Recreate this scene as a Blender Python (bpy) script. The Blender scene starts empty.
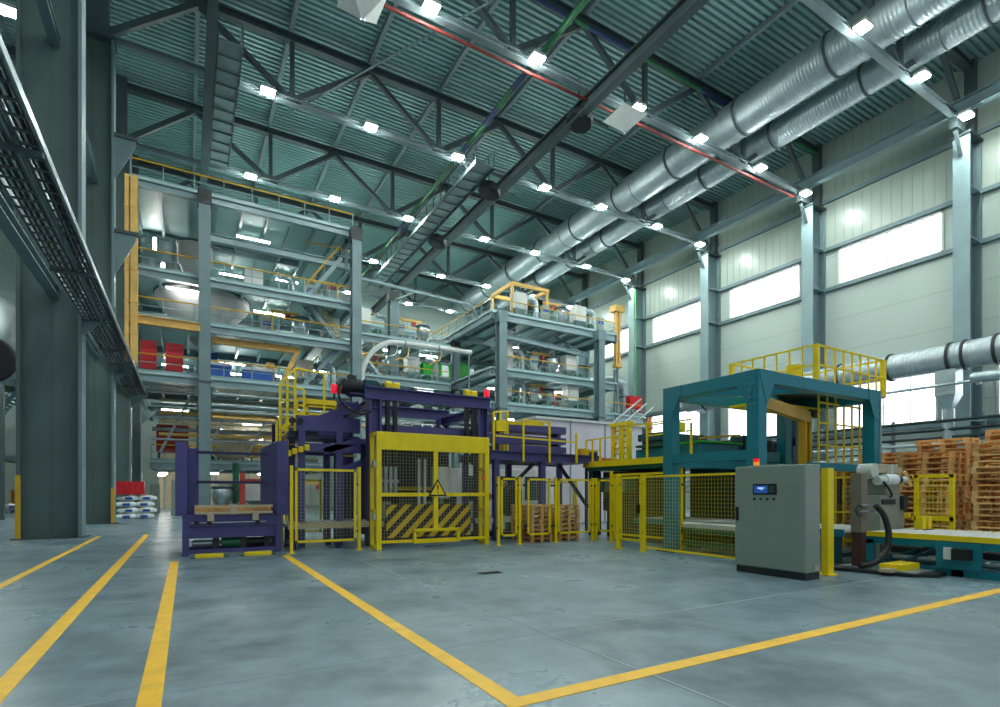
import bpy, math, random
from mathutils import Vector, Matrix
R0 = random.Random(7)
S = bpy.context.scene
COL = S.collection
LOC = {}          # world location of every root, for building children in root space
ORD = ['first','second','third','fourth','fifth','sixth','seventh','eighth','ninth','tenth','eleventh','twelfth','thirteenth','fourteenth','fifteenth','sixteenth']

# ---------------------------------------------------------------- materials
def mat(name, col, rough=.5, metal=0., var=.12, scale=3., bump=0., emit=None, estr=0., spec=.5):
    m = bpy.data.materials.new(name); m.use_nodes = True
    nt = m.node_tree; n = nt.nodes; l = nt.links
    b = n['Principled BSDF']
    b.inputs['Roughness'].default_value = rough; b.inputs['Metallic'].default_value = metal
    b.inputs['Specular IOR Level'].default_value = spec
    b.inputs['Base Color'].default_value = (*col, 1)
    if var > 0:
        tc = n.new('ShaderNodeTexCoord'); nz = n.new('ShaderNodeTexNoise')
        nz.inputs['Scale'].default_value = scale; nz.inputs['Detail'].default_value = 4
        l.new(tc.outputs['Object'], nz.inputs['Vector'])
        r = n.new('ShaderNodeMapRange'); r.inputs['From Min'].default_value = .3; r.inputs['From Max'].default_value = .7
        r.inputs['To Min'].default_value = 1-var; r.inputs['To Max'].default_value = 1+var
        l.new(nz.outputs['Fac'], r.inputs['Value'])
        mx = n.new('ShaderNodeMix'); mx.data_type = 'RGBA'; mx.blend_type = 'MULTIPLY'; mx.inputs['Factor'].default_value = 1
        mx.inputs['A'].default_value = (*col, 1)
        l.new(r.outputs['Result'], mx.inputs['B']); l.new(mx.outputs['Result'], b.inputs['Base Color'])
        if bump > 0:
            bp = n.new('ShaderNodeBump'); bp.inputs['Strength'].default_value = bump; bp.inputs['Distance'].default_value = .02
            l.new(nz.outputs['Fac'], bp.inputs['Height']); l.new(bp.outputs['Normal'], b.inputs['Normal'])
    if emit:
        b.inputs['Emission Color'].default_value = (*emit, 1); b.inputs['Emission Strength'].default_value = estr
    return m
def srgb(r, g, b):
    f = lambda c: (c/255/12.92) if c/255 <= .04045 else ((c/255+.055)/1.055)**2.4
    return (f(r), f(g), f(b))
M = {}
def defm(k, rgb, **kw): M[k] = mat(k, srgb(*rgb), **kw)
defm('steel', (108,130,134), rough=.45, metal=.0, var=.1, scale=1.2)
defm('steel_light', (132,156,160), rough=.4, var=.08, scale=1.)
defm('steel_dark', (70,82,84), rough=.5, var=.12, scale=1.)
defm('column_paint', (82,102,98), rough=.42, var=.14, scale=.5)
defm('truss_paint', (66,78,80), rough=.5, var=.1)
defm('purlin_paint', (122,138,142), rough=.5, var=.08)
defm('deck', (142,176,174), rough=.4, metal=.15, var=.12, scale=.25)
defm('wall_panel', (188,202,196), rough=.32, var=.05, scale=.3)
defm('galv', (168,182,186), rough=.33, metal=.75, var=.14, scale=2.5)
defm('galv_dull', (140,152,154), rough=.45, metal=.45, var=.14, scale=1.5)
defm('yellow', (244,214,12), rough=.42, var=.08)
defm('rail_yellow', (212,164,30), rough=.45, var=.1)
defm('line_yellow', (250,194,34), rough=.5, var=.12, scale=5.)
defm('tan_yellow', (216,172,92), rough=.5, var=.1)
defm('purple', (72,70,126), rough=.4, var=.12, scale=1.5)
defm('purple_deep', (40,36,78), rough=.45, var=.12)
defm('teal', (0,122,138), rough=.4, var=.1, scale=1.5)
defm('teal_dark', (6,72,82), rough=.45, var=.1)
defm('green_paint', (20,96,66), rough=.45, var=.1)
defm('cabinet', (142,154,142), rough=.4, var=.04)
defm('black', (22,24,26), rough=.5, var=.2)
defm('dark', (44,48,50), rough=.55, var=.2)
defm('rubber', (26,28,30), rough=.45, var=.1)
defm('white', (226,230,228), rough=.5, var=.05)
defm('offwhite', (206,208,204), rough=.5, var=.06)
defm('robot', (196,204,196), rough=.4, var=.06)
defm('machine_grey', (138,144,132), rough=.5, var=.08)
defm('red', (196,28,40), rough=.45, var=.1)
defm('red_paint', (168,52,44), rough=.5, var=.1)
defm('orange', (220,110,40), rough=.5, var=.1)
defm('blue', (24,84,170), rough=.45, var=.12)
defm('pipe_blue', (24,50,96), rough=.45, var=.1)
defm('green_bright', (40,170,50), rough=.5, var=.12)
defm('pipe_green', (20,100,58), rough=.45, var=.12)
defm('wood', (244,204,140), rough=.7, var=.22, scale=6.)
defm('wood_old', (222,170,108), rough=.75, var=.22, scale=6.)
defm('beige', (186,172,142), rough=.5, var=.1)
defm('hopper', (176,172,172), rough=.65, metal=.0, var=.12, scale=1.)
defm('glass_dark', (60,72,80), rough=.1, var=0)
defm('tarp', (214,206,214), rough=.6, var=.08, scale=.6)
defm('underside', (160,190,190), rough=.5, var=.08, scale=.5)
defm('pipe_dark', (14,40,40), rough=.5, var=.1)
defm('post_grey', (120,114,100), rough=.5, var=.1)
defm('pipe_red', (118,40,36), rough=.6, var=.1)
defm('fan_grey', (40,46,48), rough=.7, var=.1)
defm('wire', (190,188,130), rough=.5, var=0)
defm('mat_rust', (70,40,32), rough=.7, var=.2)
defm('screen', (8,16,34), rough=.15, var=0)
M['screen_on'] = mat('screen_on', srgb(20,60,120), var=0, emit=srgb(40,100,190), estr=.35)
M['screen_mark'] = mat('screen_mark', srgb(170,200,230), var=0, emit=srgb(170,200,230), estr=.5)
M['lamp_glow'] = mat('lamp_glow', (1,1,1), var=0, emit=(.90,1.0,.95), estr=265.)
M['tube_glow'] = mat('tube_glow', (1,1,1), var=0, emit=(.97,1.0,.95), estr=60.)
M['spot_glow'] = mat('spot_glow', (1,1,1), var=0, emit=(1.,.98,.9), estr=90.)
M['warm_glow'] = mat('warm_glow', (1,1,1), var=0, emit=(1.,.80,.62), estr=80.)
M['daylight_glass'] = mat('daylight_glass', (.9,.93,1), rough=.2, var=0, emit=(.93,.96,1.0), estr=2.6)
M['beacon_red'] = mat('beacon_red', srgb(220,20,40), rough=.3, var=0, emit=srgb(235,20,50), estr=.6)
M['beacon_orange'] = mat('beacon_orange', srgb(240,150,20), rough=.3, var=0, emit=srgb(250,150,20), estr=.5)

def floor_mat():
    m = bpy.data.materials.new('polished_concrete'); m.use_nodes = True
    nt = m.node_tree; n = nt.nodes; l = nt.links; b = n['Principled BSDF']
    tc = n.new('ShaderNodeTexCoord')
    mp = n.new('ShaderNodeMapping'); mp.inputs['Scale'].default_value = (.5,.5,1); mp.inputs['Rotation'].default_value = (0,0,.25)
    l.new(tc.outputs['Object'], mp.inputs['Vector'])
    a = n.new('ShaderNodeTexNoise'); a.inputs['Scale'].default_value = 1.6; a.inputs['Detail'].default_value = 6; a.inputs['Roughness'].default_value = .6
    a.inputs['Distortion'].default_value = .15
    l.new(mp.outputs['Vector'], a.inputs['Vector'])
    c = n.new('ShaderNodeTexNoise'); c.inputs['Scale'].default_value = 5; c.inputs['Detail'].default_value = 4
    l.new(mp.outputs['Vector'], c.inputs['Vector'])
    rp = n.new('ShaderNodeValToRGB')
    rp.color_ramp.elements[0].position = .3; rp.color_ramp.elements[0].color = (*srgb(70,94,104),1)
    rp.color_ramp.elements[1].position = .72; rp.color_ramp.elements[1].color = (*srgb(146,170,180),1)
    l.new(a.outputs['Fac'], rp.inputs['Fac'])
    r2 = n.new('ShaderNodeMapRange'); r2.inputs['From Min'].default_value=.3; r2.inputs['From Max'].default_value=.7; r2.inputs['To Min'].default_value=.86; r2.inputs['To Max'].default_value=1.14
    l.new(c.outputs['Fac'], r2.inputs['Value'])
    mx = n.new('ShaderNodeMix'); mx.data_type='RGBA'; mx.blend_type='MULTIPLY'; mx.inputs['Factor'].default_value=1
    l.new(rp.outputs['Color'], mx.inputs['A']); l.new(r2.outputs['Result'], mx.inputs['B'])
    l.new(mx.outputs['Result'], b.inputs['Base Color'])
    r3 = n.new('ShaderNodeMapRange'); r3.inputs['From Min'].default_value=.3; r3.inputs['From Max'].default_value=.7; r3.inputs['To Min'].default_value=.42; r3.inputs['To Max'].default_value=.24
    l.new(a.outputs['Fac'], r3.inputs['Value']); l.new(r3.outputs['Result'], b.inputs['Roughness'])
    bp = n.new('ShaderNodeBump'); bp.inputs['Strength'].default_value=.02; bp.inputs['Distance'].default_value=.01
    l.new(c.outputs['Fac'], bp.inputs['Height']); l.new(bp.outputs['Normal'], b.inputs['Normal'])
    return m
M['floor'] = floor_mat()

def panel_mat(name, rgb, period, horizontal):
    # sandwich panels with fine joints; joints are bump + a slightly darker sealant line
    m = bpy.data.materials.new(name); m.use_nodes = True
    nt = m.node_tree; n = nt.nodes; l = nt.links; b = n['Principled BSDF']
    tc = n.new('ShaderNodeTexCoord'); sp = n.new('ShaderNodeSeparateXYZ'); l.new(tc.outputs['Object'], sp.inputs[0])
    d = n.new('ShaderNodeMath'); d.operation='DIVIDE'; d.inputs[1].default_value = period
    l.new(sp.outputs['Z' if horizontal else 'Y'], d.inputs[0])
    f = n.new('ShaderNodeMath'); f.operation='FRACT'; l.new(d.outputs[0], f.inputs[0])
    g = n.new('ShaderNodeMath'); g.operation='LESS_THAN'; g.inputs[1].default_value = .035 if horizontal else .12; l.new(f.outputs[0], g.inputs[0])
    mx = n.new('ShaderNodeMix'); mx.data_type='RGBA'
    c = srgb(*rgb); mx.inputs['A'].default_value=(*c,1); kk=.84 if horizontal else .93; mx.inputs['B'].default_value=(c[0]*kk,c[1]*kk,c[2]*kk,1)
    l.new(g.outputs[0], mx.inputs['Factor']); l.new(mx.outputs['Result'], b.inputs['Base Color'])
    b.inputs['Roughness'].default_value = .3
    bp = n.new('ShaderNodeBump'); bp.inputs['Strength'].default_value=.4; bp.inputs['Distance'].default_value=.02; bp.invert=True
    l.new(g.outputs[0], bp.inputs['Height']); l.new(bp.outputs['Normal'], b.inputs['Normal'])
    return m
M['wall_h'] = panel_mat('wall_panel_flat', (178,192,185), 2.4, True)
M['wall_v'] = panel_mat('wall_panel_ribbed', (164,176,166), .62, False)

def hazard_mat():
    m = bpy.data.materials.new('hazard_stripes'); m.use_nodes=True
    nt=m.node_tree; n=nt.nodes; l=nt.links; b=n['Principled BSDF']
    tc=n.new('ShaderNodeTexCoord'); sp=n.new('ShaderNodeSeparateXYZ'); l.new(tc.outputs['Object'], sp.inputs[0])
    s=n.new('ShaderNodeMath'); s.operation='SUBTRACT'; l.new(sp.outputs['X'],s.inputs[0]); l.new(sp.outputs['Z'],s.inputs[1])
    d=n.new('ShaderNodeMath'); d.operation='DIVIDE'; d.inputs[1].default_value=.4; l.new(s.outputs[0],d.inputs[0])
    f=n.new('ShaderNodeMath'); f.operation='FRACT'; l.new(d.outputs[0],f.inputs[0])
    g=n.new('ShaderNodeMath'); g.operation='LESS_THAN'; g.inputs[1].default_value=.5; l.new(f.outputs[0],g.inputs[0])
    mx=n.new('ShaderNodeMix'); mx.data_type='RGBA'; mx.inputs['A'].default_value=(*srgb(30,30,30),1); mx.inputs['B'].default_value=(*srgb(222,182,30),1)
    l.new(g.outputs[0],mx.inputs['Factor']); l.new(mx.outputs['Result'],b.inputs['Base Color']); b.inputs['Roughness'].default_value=.5
    return m
M['hazard'] = hazard_mat()

def spiral_mat():
    m = mat('spiral_duct', srgb(176,188,192), rough=.42, metal=.6, var=.1, scale=2.)
    nt=m.node_tree; n=nt.nodes; l=nt.links; b=n['Principled BSDF']
    tc=n.new('ShaderNodeTexCoord'); wv=n.new('ShaderNodeTexWave'); wv.bands_direction='Y'; wv.inputs['Scale'].default_value=1.6; wv.wave_profile='SIN'
    l.new(tc.outputs['Object'],wv.inputs['Vector'])
    bp=n.new('ShaderNodeBump'); bp.inputs['Strength'].default_value=.25; bp.inputs['Distance'].default_value=.05
    l.new(wv.outputs['Fac'],bp.inputs['Height']); l.new(bp.outputs['Normal'],b.inputs['Normal'])
    return m
M['spiral'] = spiral_mat()

# ---------------------------------------------------------------- geometry
class MB:
    def __init__(s): s.v=[]; s.f=[]; s.sm=[]
    def add(s, vs, fs, smooth=False):
        o=len(s.v); s.v += [tuple(p) for p in vs]
        for q in fs: s.f.append([o+i for i in q]); s.sm.append(smooth)
        return s
    def box(s,x0,x1,y0,y1,z0,z1):
        if x0>x1:x0,x1=x1,x0
        if y0>y1:y0,y1=y1,y0
        if z0>z1:z0,z1=z1,z0
        v=[(x,y,z) for z in (z0,z1) for y in (y0,y1) for x in (x0,x1)]
        return s.add(v,[(0,2,3,1),(4,5,7,6),(0,1,5,4),(2,6,7,3),(0,4,6,2),(1,3,7,5)])
    def cbox(s,c,d): return s.box(c[0]-d[0]/2,c[0]+d[0]/2,c[1]-d[1]/2,c[1]+d[1]/2,c[2]-d[2]/2,c[2]+d[2]/2)
    def frame(s,p,q):
        p=Vector(p);q=Vector(q);w=(q-p).normalized()
        up=Vector((0,0,1)) if abs(w.z)<.95 else Vector((0,1,0))
        u=w.cross(up).normalized(); n=u.cross(w)
        return p,q,w,u,n
    def prof(s,p,q,pts,smooth=False):
        # extrude a closed 2-D profile (u sideways, n upwards) from p to q
        p,q,w,u,n=s.frame(p,q); k=len(pts)
        a=[p+u*x+n*y for x,y in pts]; b=[q+u*x+n*y for x,y in pts]
        s.add(a+b,[(i,(i+1)%k,k+(i+1)%k,k+i) for i in range(k)],smooth)
        s.add(a,[tuple(reversed(range(k)))]); s.add(b,[tuple(range(k))])
        return s
    def bar(s,p,q,w,h=None):
        h=h or w
        return s.prof(p,q,[(-w/2,-h/2),(w/2,-h/2),(w/2,h/2),(-w/2,h/2)])
    def ibeam(s,p,q,w,h,t=None):
        t=t or max(.012,.09*h); a=w/2; b=h/2; c=max(.006,t*.35)
        return s.prof(p,q,[(-a,-b),(a,-b),(a,-b+t),(c,-b+t),(c,b-t),(a,b-t),(a,b),(-a,b),(-a,b-t),(-c,b-t),(-c,-b+t),(-a,-b+t)])
    def angle(s,p,q,w,t=None):
        t=t or w*.14
        return s.prof(p,q,[(-w/2,-w/2),(w/2,-w/2),(w/2,-w/2+t),(-w/2+t,-w/2+t),(-w/2+t,w/2),(-w/2,w/2)])
    def cyl(s,p,q,r,n=16,r2=None):
        r2=r if r2 is None else r2
        p,q,w,u,m=s.frame(p,q)
        cs=[(math.cos(2*math.pi*i/n),math.sin(2*math.pi*i/n)) for i in range(n)]
        a=[p+u*(c*r)+m*(d*r) for c,d in cs]; b=[q+u*(c*r2)+m*(d*r2) for c,d in cs]
        s.add(a+b,[(i,(i+1)%n,n+(i+1)%n,n+i) for i in range(n)],True)
        s.add(a,[tuple(reversed(range(n)))]); s.add(b,[tuple(range(n))])
        return s
    def tube(s,pts,r,n=8,sub=0):
        pts=[Vector(p) for p in pts]
        if sub:
            out=[]
            for i in range(len(pts)-1):
                p0=pts[max(i-1,0)];p1=pts[i];p2=pts[i+1];p3=pts[min(i+2,len(pts)-1)]
                for k in range(sub):
                    t=k/sub
                    out.append(.5*((2*p1)+(p2-p0)*t+(2*p0-5*p1+4*p2-p3)*t*t+(3*p1-p0-3*p2+p3)*t**3))
            out.append(pts[-1]); pts=out
        rings=[]; u=None
        for i,p in enumerate(pts):
            w=(pts[min(i+1,len(pts)-1)]-pts[max(i-1,0)]).normalized()
            if u is None:
                up=Vector((0,0,1)) if abs(w.z)<.95 else Vector((0,1,0)); u=w.cross(up).normalized()
            else: u=(u-w*u.dot(w)).normalized()
            m=u.cross(w)
            rings.append([p+u*(r*math.cos(2*math.pi*k/n))+m*(r*math.sin(2*math.pi*k/n)) for k in range(n)])
        vs=[x for g in rings for x in g]; fs=[]
        for i in range(len(rings)-1):
            for k in range(n): fs.append((i*n+k,i*n+(k+1)%n,(i+1)*n+(k+1)%n,(i+1)*n+k))
        s.add(vs,fs,True); s.add(rings[0],[tuple(reversed(range(n)))]); s.add(rings[-1],[tuple(range(n))])
        return s
    def lathe(s,c,prof,n=20,ax='z'):
        # prof: list of (radius, height) from c upwards
        vs=[];fs=[]
        for r,h in prof:
            for k in range(n):
                a=2*math.pi*k/n; x,y=r*math.cos(a),r*math.sin(a)
                p=(x,y,h) if ax=='z' else ((h,x,y) if ax=='x' else (y,h,x))
                vs.append((c[0]+p[0],c[1]+p[1],c[2]+p[2]))
        for i in range(len(prof)-1):
            for k in range(n): fs.append((i*n+k,i*n+(k+1)%n,(i+1)*n+(k+1)%n,(i+1)*n+k))
        s.add(vs,fs,True)
        s.add(vs[:n],[tuple(reversed(range(n)))]); s.add(vs[-n:],[tuple(range(n))])
        return s
    def poly(s,pts,off):
        # flat polygon thickened by vector off
        k=len(pts); a=[Vector(p) for p in pts]; o=Vector(off); b=[p+o for p in a]
        s.add(a+b,[tuple(reversed(range(k))),tuple(range(k,2*k))]+[(i,(i+1)%k,k+(i+1)%k,k+i) for i in range(k)])
        return s
    def build(s,name,m,parent=None,bevel=0,kind=None,label=None):
        me=bpy.data.meshes.new(name)
        if parent is not None: o3=Vector(LOC[parent.name])
        else:
            xs=[p[0] for p in s.v]; ys=[p[1] for p in s.v]; zs=[p[2] for p in s.v]
            o3=Vector(((min(xs)+max(xs))/2,(min(ys)+max(ys))/2,min(zs)))
        me.from_pydata([Vector(p)-o3 for p in s.v],[],s.f); me.polygons.foreach_set('use_smooth',s.sm); me.update()
        import bmesh
        bm=bmesh.new(); bm.from_mesh(me); bmesh.ops.recalc_face_normals(bm,faces=bm.faces); bm.to_mesh(me); bm.free()
        me.materials.append(M[m] if isinstance(m,str) else m)
        o=bpy.data.objects.new(name,me); COL.objects.link(o)
        if parent is not None:
            o.parent=parent; LOC[o.name]=LOC[parent.name]
        else:
            o.location=o3; LOC[o.name]=tuple(o3)
        if bevel:
            b=o.modifiers.new('edge','BEVEL'); b.width=bevel; b.segments=2; b.limit_method='ANGLE'; b.angle_limit=.8
        if kind: o['kind']=kind
        if label: o['label']=label
        return o
USED=set()
def tag(o,label,cat,group=None,kind='thing'):
    if label in USED and not group: print('DUPLICATE LABEL',label)
    USED.add(label); nw=len(label.split())
    if not 4<=nw<=16: print('LABEL LENGTH',nw,label)
    o['label']=label; o['category']=cat; o['kind']=kind
    if group: o['group']=group
    return o
def thing(name,loc,label,cat,group=None,rz=0):
    o=bpy.data.objects.new(name,None); COL.objects.link(o); o.location=loc; o.rotation_euler=(0,0,rz); o.empty_display_size=.3
    LOC[o.name]=tuple(loc) if rz==0 else tuple(loc)
    return tag(o,label,cat,group)
def copy_tree(src,loc,label=None,rz=None,group=None):
    r=src.copy(); COL.objects.link(r); r.location=loc
    if rz is not None: r.rotation_euler=(0,0,rz)
    if label:
        if label in USED: print('DUPLICATE LABEL',label)
        USED.add(label); r['label']=label
    if group: r['group']=group
    for c in list(src.children):
        d=c.copy(); COL.objects.link(d); d.parent=r
        for g in list(c.children):
            e=g.copy(); COL.objects.link(e); e.parent=d
    return r
def struct(name,mb,m):
    o=mb.build(name,m,kind='structure'); return o
def structure_of(o):
    o['kind']='structure'; return o
# ================================================================ hall shell
TY=[14.0,23.3,32.6,41.8,51.1,60.4]           # truss lines
TN=['nearest','second','third','fourth','fifth','sixth']
struct('floor',MB().box(-26,42,-14,68,-.3,0),'floor')
# sawn floor joints
jb=MB()
for x in (-9,3.4,9.6,15.8): jb.box(x-.012,x+.012,-4,30,0,.004)
for y in (1.2,4.9,9.2): jb.box(-8,16,y-.012,y+.012,0,.004)
struct('trim_1',jb,mat('joint_sealant',srgb(150,166,170),rough=.6,var=.15))
w=MB()
# right wall, with openings left for the glazing
BAYS=[(4.7,14.0),(14.0,23.3),(23.3,32.6),(32.6,41.8),(41.8,51.1),(51.1,60.4)]
def wall_bands(m,z0,z1,open_=None):
    if not open_: m.box(42,42.25,-2,66.2,z0,z1); return
    y=-2
    for a,b in open_: m.box(42,42.25,y,a,z0,z1); y=b
    m.box(42,42.25,y,66.2,z0,z1)
UPW=[(a+1.5,b-1.3) for a,b in BAYS]; LOW=[(a+1.8,b-1.1) for a,b in BAYS]
wall_bands(w,0,6.1); wall_bands(w,6.1,9.5,LOW); wall_bands(w,9.5,16.95); wall_bands(w,16.95,19.65,UPW)
struct('wall_right',w,'wall_h')
u=MB()
u.box(41.96,42.25,-2,66.2,19.65,28.1)
y=-2
while y<66: u.box(41.945,41.96,y,y+.16,19.5,28); y+=.62
struct('wall_right_upper',u,'wall_v')
struct('wall_back',MB().box(-26,42.25,66,66.3,0,28.1),'wall_h')
struct('wall_left',MB().box(-26.3,-26,-14,66.3,0,28.1),'wall_h')
k=0
for rows,z0,z1 in ((UPW,16.95,19.65),(LOW,6.1,9.5)):
    for i,(a,b) in enumerate(rows):
        k+=1
        fr=MB()
        fr.box(41.9,42.2,a,b,z0,z0+.12).box(41.9,42.2,a,b,z1-.12,z1).box(41.9,42.2,a,a+.14,z0,z1).box(41.9,42.2,b-.14,b,z0,z1)
        for q in range(1,4):
            yy=a+(b-a)*q/4; fr.box(42.0,42.18,yy-.035,yy+.035,z0,z1)
        f=fr.build('window_%d'%k,'offwhite',kind='structure')
        LOC[f.name]=tuple(f.location)
        g=MB().box(42.08,42.12,a+.06,b-.06,z0+.06,z1-.06).build('glass',M['daylight_glass'],f)
# girts along the right wall
g=MB()
for z in (16.8,19.85,23.5,9.7,5.85): g.box(41.72,41.96,-1,66,z-.13,z+.13)
struct('trim_2',g,'steel')
# corrugated roof deck: ribs run across the hall
c=MB(); P=.36; y=-2.; D=.17; pr=[]
while y<66:
    pr += [(y,28.0),(y+.17,28.0),(y+.2,28.0+D),(y+.33,28.0+D)]; y+=P
pr.append((66,28.0))
n=len(pr); vs=[(x,a,b) for x in (-26,42.2) for a,b in pr]
c.add(vs,[(i,i+1,n+i+1,n+i) for i in range(n-1)])
c.box(-26,42.2,-2,66,28.3,28.5)
struct('ceiling',c,'deck')

# ---------------------------------------------------------------- roof steel
for i,x in enumerate([37.3,32.7,28.1,23.5,18.9,14.3,9.7,5.1,.5,-4.1,-9,-14]):
    o=MB().ibeam((x,2,27.83),(x,65.8,27.83),.22,.32).build('roof_purlin','purlin_paint')
    if x>-8: tag(o,'slim grey roof purlin under the metal deck, '+ORD[i]+' from the windowed wall','purlin','roof purlins')
    else: tag(o,'grey roof purlin over the side aisle beyond the tall plate columns, number '+ORD[i-9],'purlin','roof purlins')
BOT=[-3.6,5.2,14.3,23.5,32.7,40.6]; TOP=[.5,9.7,18.9,28.1,37.3]
ZB,ZT=23.85,27.45
for i,y in enumerate(TY):
    t=thing('roof_truss',(18.5,y,ZB),'dark grey roof truss with zigzag bracing across the hall, '+TN[i]+' of the six','truss','roof trusses')
    MB().ibeam((-3.6,y,ZT),(41.85,y,ZT),.42,.42,.05).build('top_chord','truss_paint',t)
    MB().ibeam((-3.6,y,ZB),(40.6,y,ZB),.34,.3,.04).build('bottom_chord','purlin_paint',t)
    for b in BOT[1:-1]: MB().bar((b,y,ZB),(b,y,ZT),.24).build('vertical_strut','truss_paint',t)
    for k in range(5):
        MB().bar((BOT[k],y,ZB+.05),(TOP[k],y,ZT-.15),.3,.3).build('diagonal_strut','truss_paint',t)
        MB().bar((TOP[k],y,ZT-.15),(BOT[k+1],y,ZB+.05),.26,.26).build('diagonal_strut','truss_paint',t)
    for b in BOT[1:-1]: MB().box(b-.5,b+.5,y-.02,y+.02,ZB-.1,ZB+.5).build('gusset_plate','truss_paint',t)
# side-aisle rafters
for i,y in enumerate(TY[:4]):
    o=MB().ibeam((-25.9,y,27.4),(-5,y,27.4),.4,.6).build('aisle_rafter','truss_paint')
    tag(o,'dark roof rafter over the side aisle, in line with the '+TN[i]+' roof truss','rafter','aisle rafters')
# long runway beams under the trusses
for x,z,h,w_,m,lab in ((1.0,23.35,.7,.42,'steel_dark','dark grey lengthwise runway beam below the trusses above the tall mezzanine corner post'),
                    (19.4,23.3,.75,.5,'steel_dark','heavy grey runway beam running lengthwise under the middle of the trusses'),
                    (39.2,24.1,.75,.45,'steel','grey runway beam along the windowed wall just above the wall columns')):
    o=MB().ibeam((x,4,z),(x,64,z),w_,h,.06).build('runway_beam',m)
    tag(o,lab,'beam')
# ---------------------------------------------------------------- columns
for i,y in enumerate(TY[1:5]):
    t=thing('plate_column',(-3.95,y,0),'huge dark green-grey plate column of the aisle row, '+['nearest','second','third','fourth'][i]+' from the camera','column','plate columns')
    MB().box(-4.68,-3.15,y-.05,y+.05,0,23.6).build('web_plate','column_paint',t)
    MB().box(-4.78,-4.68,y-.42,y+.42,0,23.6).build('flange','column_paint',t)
    MB().box(-3.18,-3.08,y-.42,y+.42,0,23.6).build('flange','steel',t)  # hall-side flange coloured paler for the light it catches
    MB().box(-4.85,-3.03,y-.5,y+.5,23.6,23.75).build('cap_plate','steel_dark',t)
    MB().box(-4.9,-2.95,y-.55,y+.55,0,.04).build('base_plate','steel_dark',t)
    MB().box(-4.3,-3.3,y-.2,y+.2,23.75,28).build('upper_post','steel_dark',t)
    if i==0: MB().box(-4.8,-4.66,y-.45,y-.42,0,2.1).build('edge_guard','rail_yellow',t,label='yellow painted warning edge')
    if i!=0: MB().box(-3.2,-3.06,y-.45,y-.42,0,1.75).build('edge_guard','rail_yellow',t,label='yellow painted warning edge')
    s=MB(); s.box(-3.96,-3.92,y-.07,y-.05,0,23.6)
    s.build('stiffener','column_paint',t)
    # bracket arm for the cable trays
    MB().poly([(-3.08,y-.3,8.0),(-2.15,y-.3,8.0),(-2.15,y-.3,7.8),(-3.08,y-.3,6.9)],(0,.06,0)).build('bracket','steel',t)
    for zb in ((14.3,19.0) if i==1 else ()):
     MB().poly([(-3.08,y-.3,zb),(-2.2,y-.3,zb),(-2.2,y-.3,zb-.3),(-3.08,y-.3,zb-2.1)],(0,.06,0)).build('bracket','steel',t); MB().box(-3.08,-2.1,y-.4,y-.1,zb,zb+.15).build('bracket_shelf','steel_dark',t)
for i,y in enumerate(TY):
    t=thing('wall_column',(41,y,0),'grey steel column against the windowed wall, '+['nearest','second','third','fourth','fifth','sixth'][i]+' along it','column','wall columns')
    MB().box(40.2,40.28,y-.42,y+.42,0,22.9).build('flange','steel_light',t)
    MB().box(41.8,41.88,y-.42,y+.42,0,22.9).build('flange','steel',t)
    MB().box(40.25,41.83,y-.03,y+.03,0,22.9).build('web_plate','steel',t)
    MB().box(40.05,41.9,y-.5,y+.5,22.9,23.05).build('cap_plate','steel_dark',t)
    MB().box(41.3,41.75,y-.25,y+.25,23.05,27.9).build('upper_post','steel_dark',t)
    b=MB().box(39.1,40.3,y-.2,y+.2,23.05,23.7); b.bar((40.15,y,21.7),(39.4,y,23.0),.16); b.build('rail_bracket','steel_dark',t)
    s=MB()
    for z in (16.8,19.85,23.0,9.7,5.85): s.box(40.28,41.8,y-.4,y+.4,z-.03,z+.03)
    s.build('stiffener','steel_light',t)
for i,(a,b) in enumerate(((8,23.2),(23.4,32.5),(32.7,41.7))):
    for z,nm in ((8.25,'lower'),(16.75,'upper')):
        o=MB().ibeam((-3.85,a,z),(-3.85,b,z),.3,.34,.04).build('tie_beam','steel'); tag(o,nm+' tie beam between the plate columns, '+['nearest','second','third'][i]+' bay from the camera','beam','tie beams')
# ---------------------------------------------------------------- lamps
LX=[38.8,33.7,27.7,22.4,15.4,9.6,3.85]
def make_lamp(loc,label):
    t=thing('high_bay_light',loc,label,'lamp','high bay lights under the trusses')
    x,y,z=loc
    MB().box(x-.36,x+.36,y-.28,y+.28,z,z+.16).build('housing','offwhite',t)
    f=MB()
    for q in range(7): f.box(x-.3+q*.1-.012,x-.3+q*.1+.012,y-.22,y+.22,z+.16,z+.27)
    f.build('cooling_fins','galv_dull',t)
    MB().bar((x,y,z+.24),(x,y+.6,z+.3),.06).build('bracket_arm','steel_dark',t)
    MB().box(x-.32,x+.32,y-.24,y+.24,z-.08,z).build('lens','lamp_glow',t)
    return t
L0=None
for i,y in enumerate(TY):
    for j,x in enumerate(LX):
        lab='bright high-bay lamp on the '+TN[i]+' roof truss, '+ORD[j]+' from the windowed wall'
        loc=(x,y-.6,23.6) if j else (38.75,y-.75,23.2)
        if L0 is None: L0=make_lamp(loc,lab)
        else: copy_tree(L0,loc,lab)
copy_tree(L0,(-7.06,32.5,23.5),'bright high-bay lamp under the side aisle roof, beside the top of the nearest plate column')
for j,(x,y,z) in enumerate(((-8,30,12),(-9.5,38,12),(-10,46,12),(-8.5,53,8.4),(-15,40,12),(-14,50,12))): copy_tree(L0,(x,y,z),'high-bay lamp added lower down in the side aisle behind the plate columns, '+ORD[j]+' in')  # aisle lamps added to brighten the floor behind the columns
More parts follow.
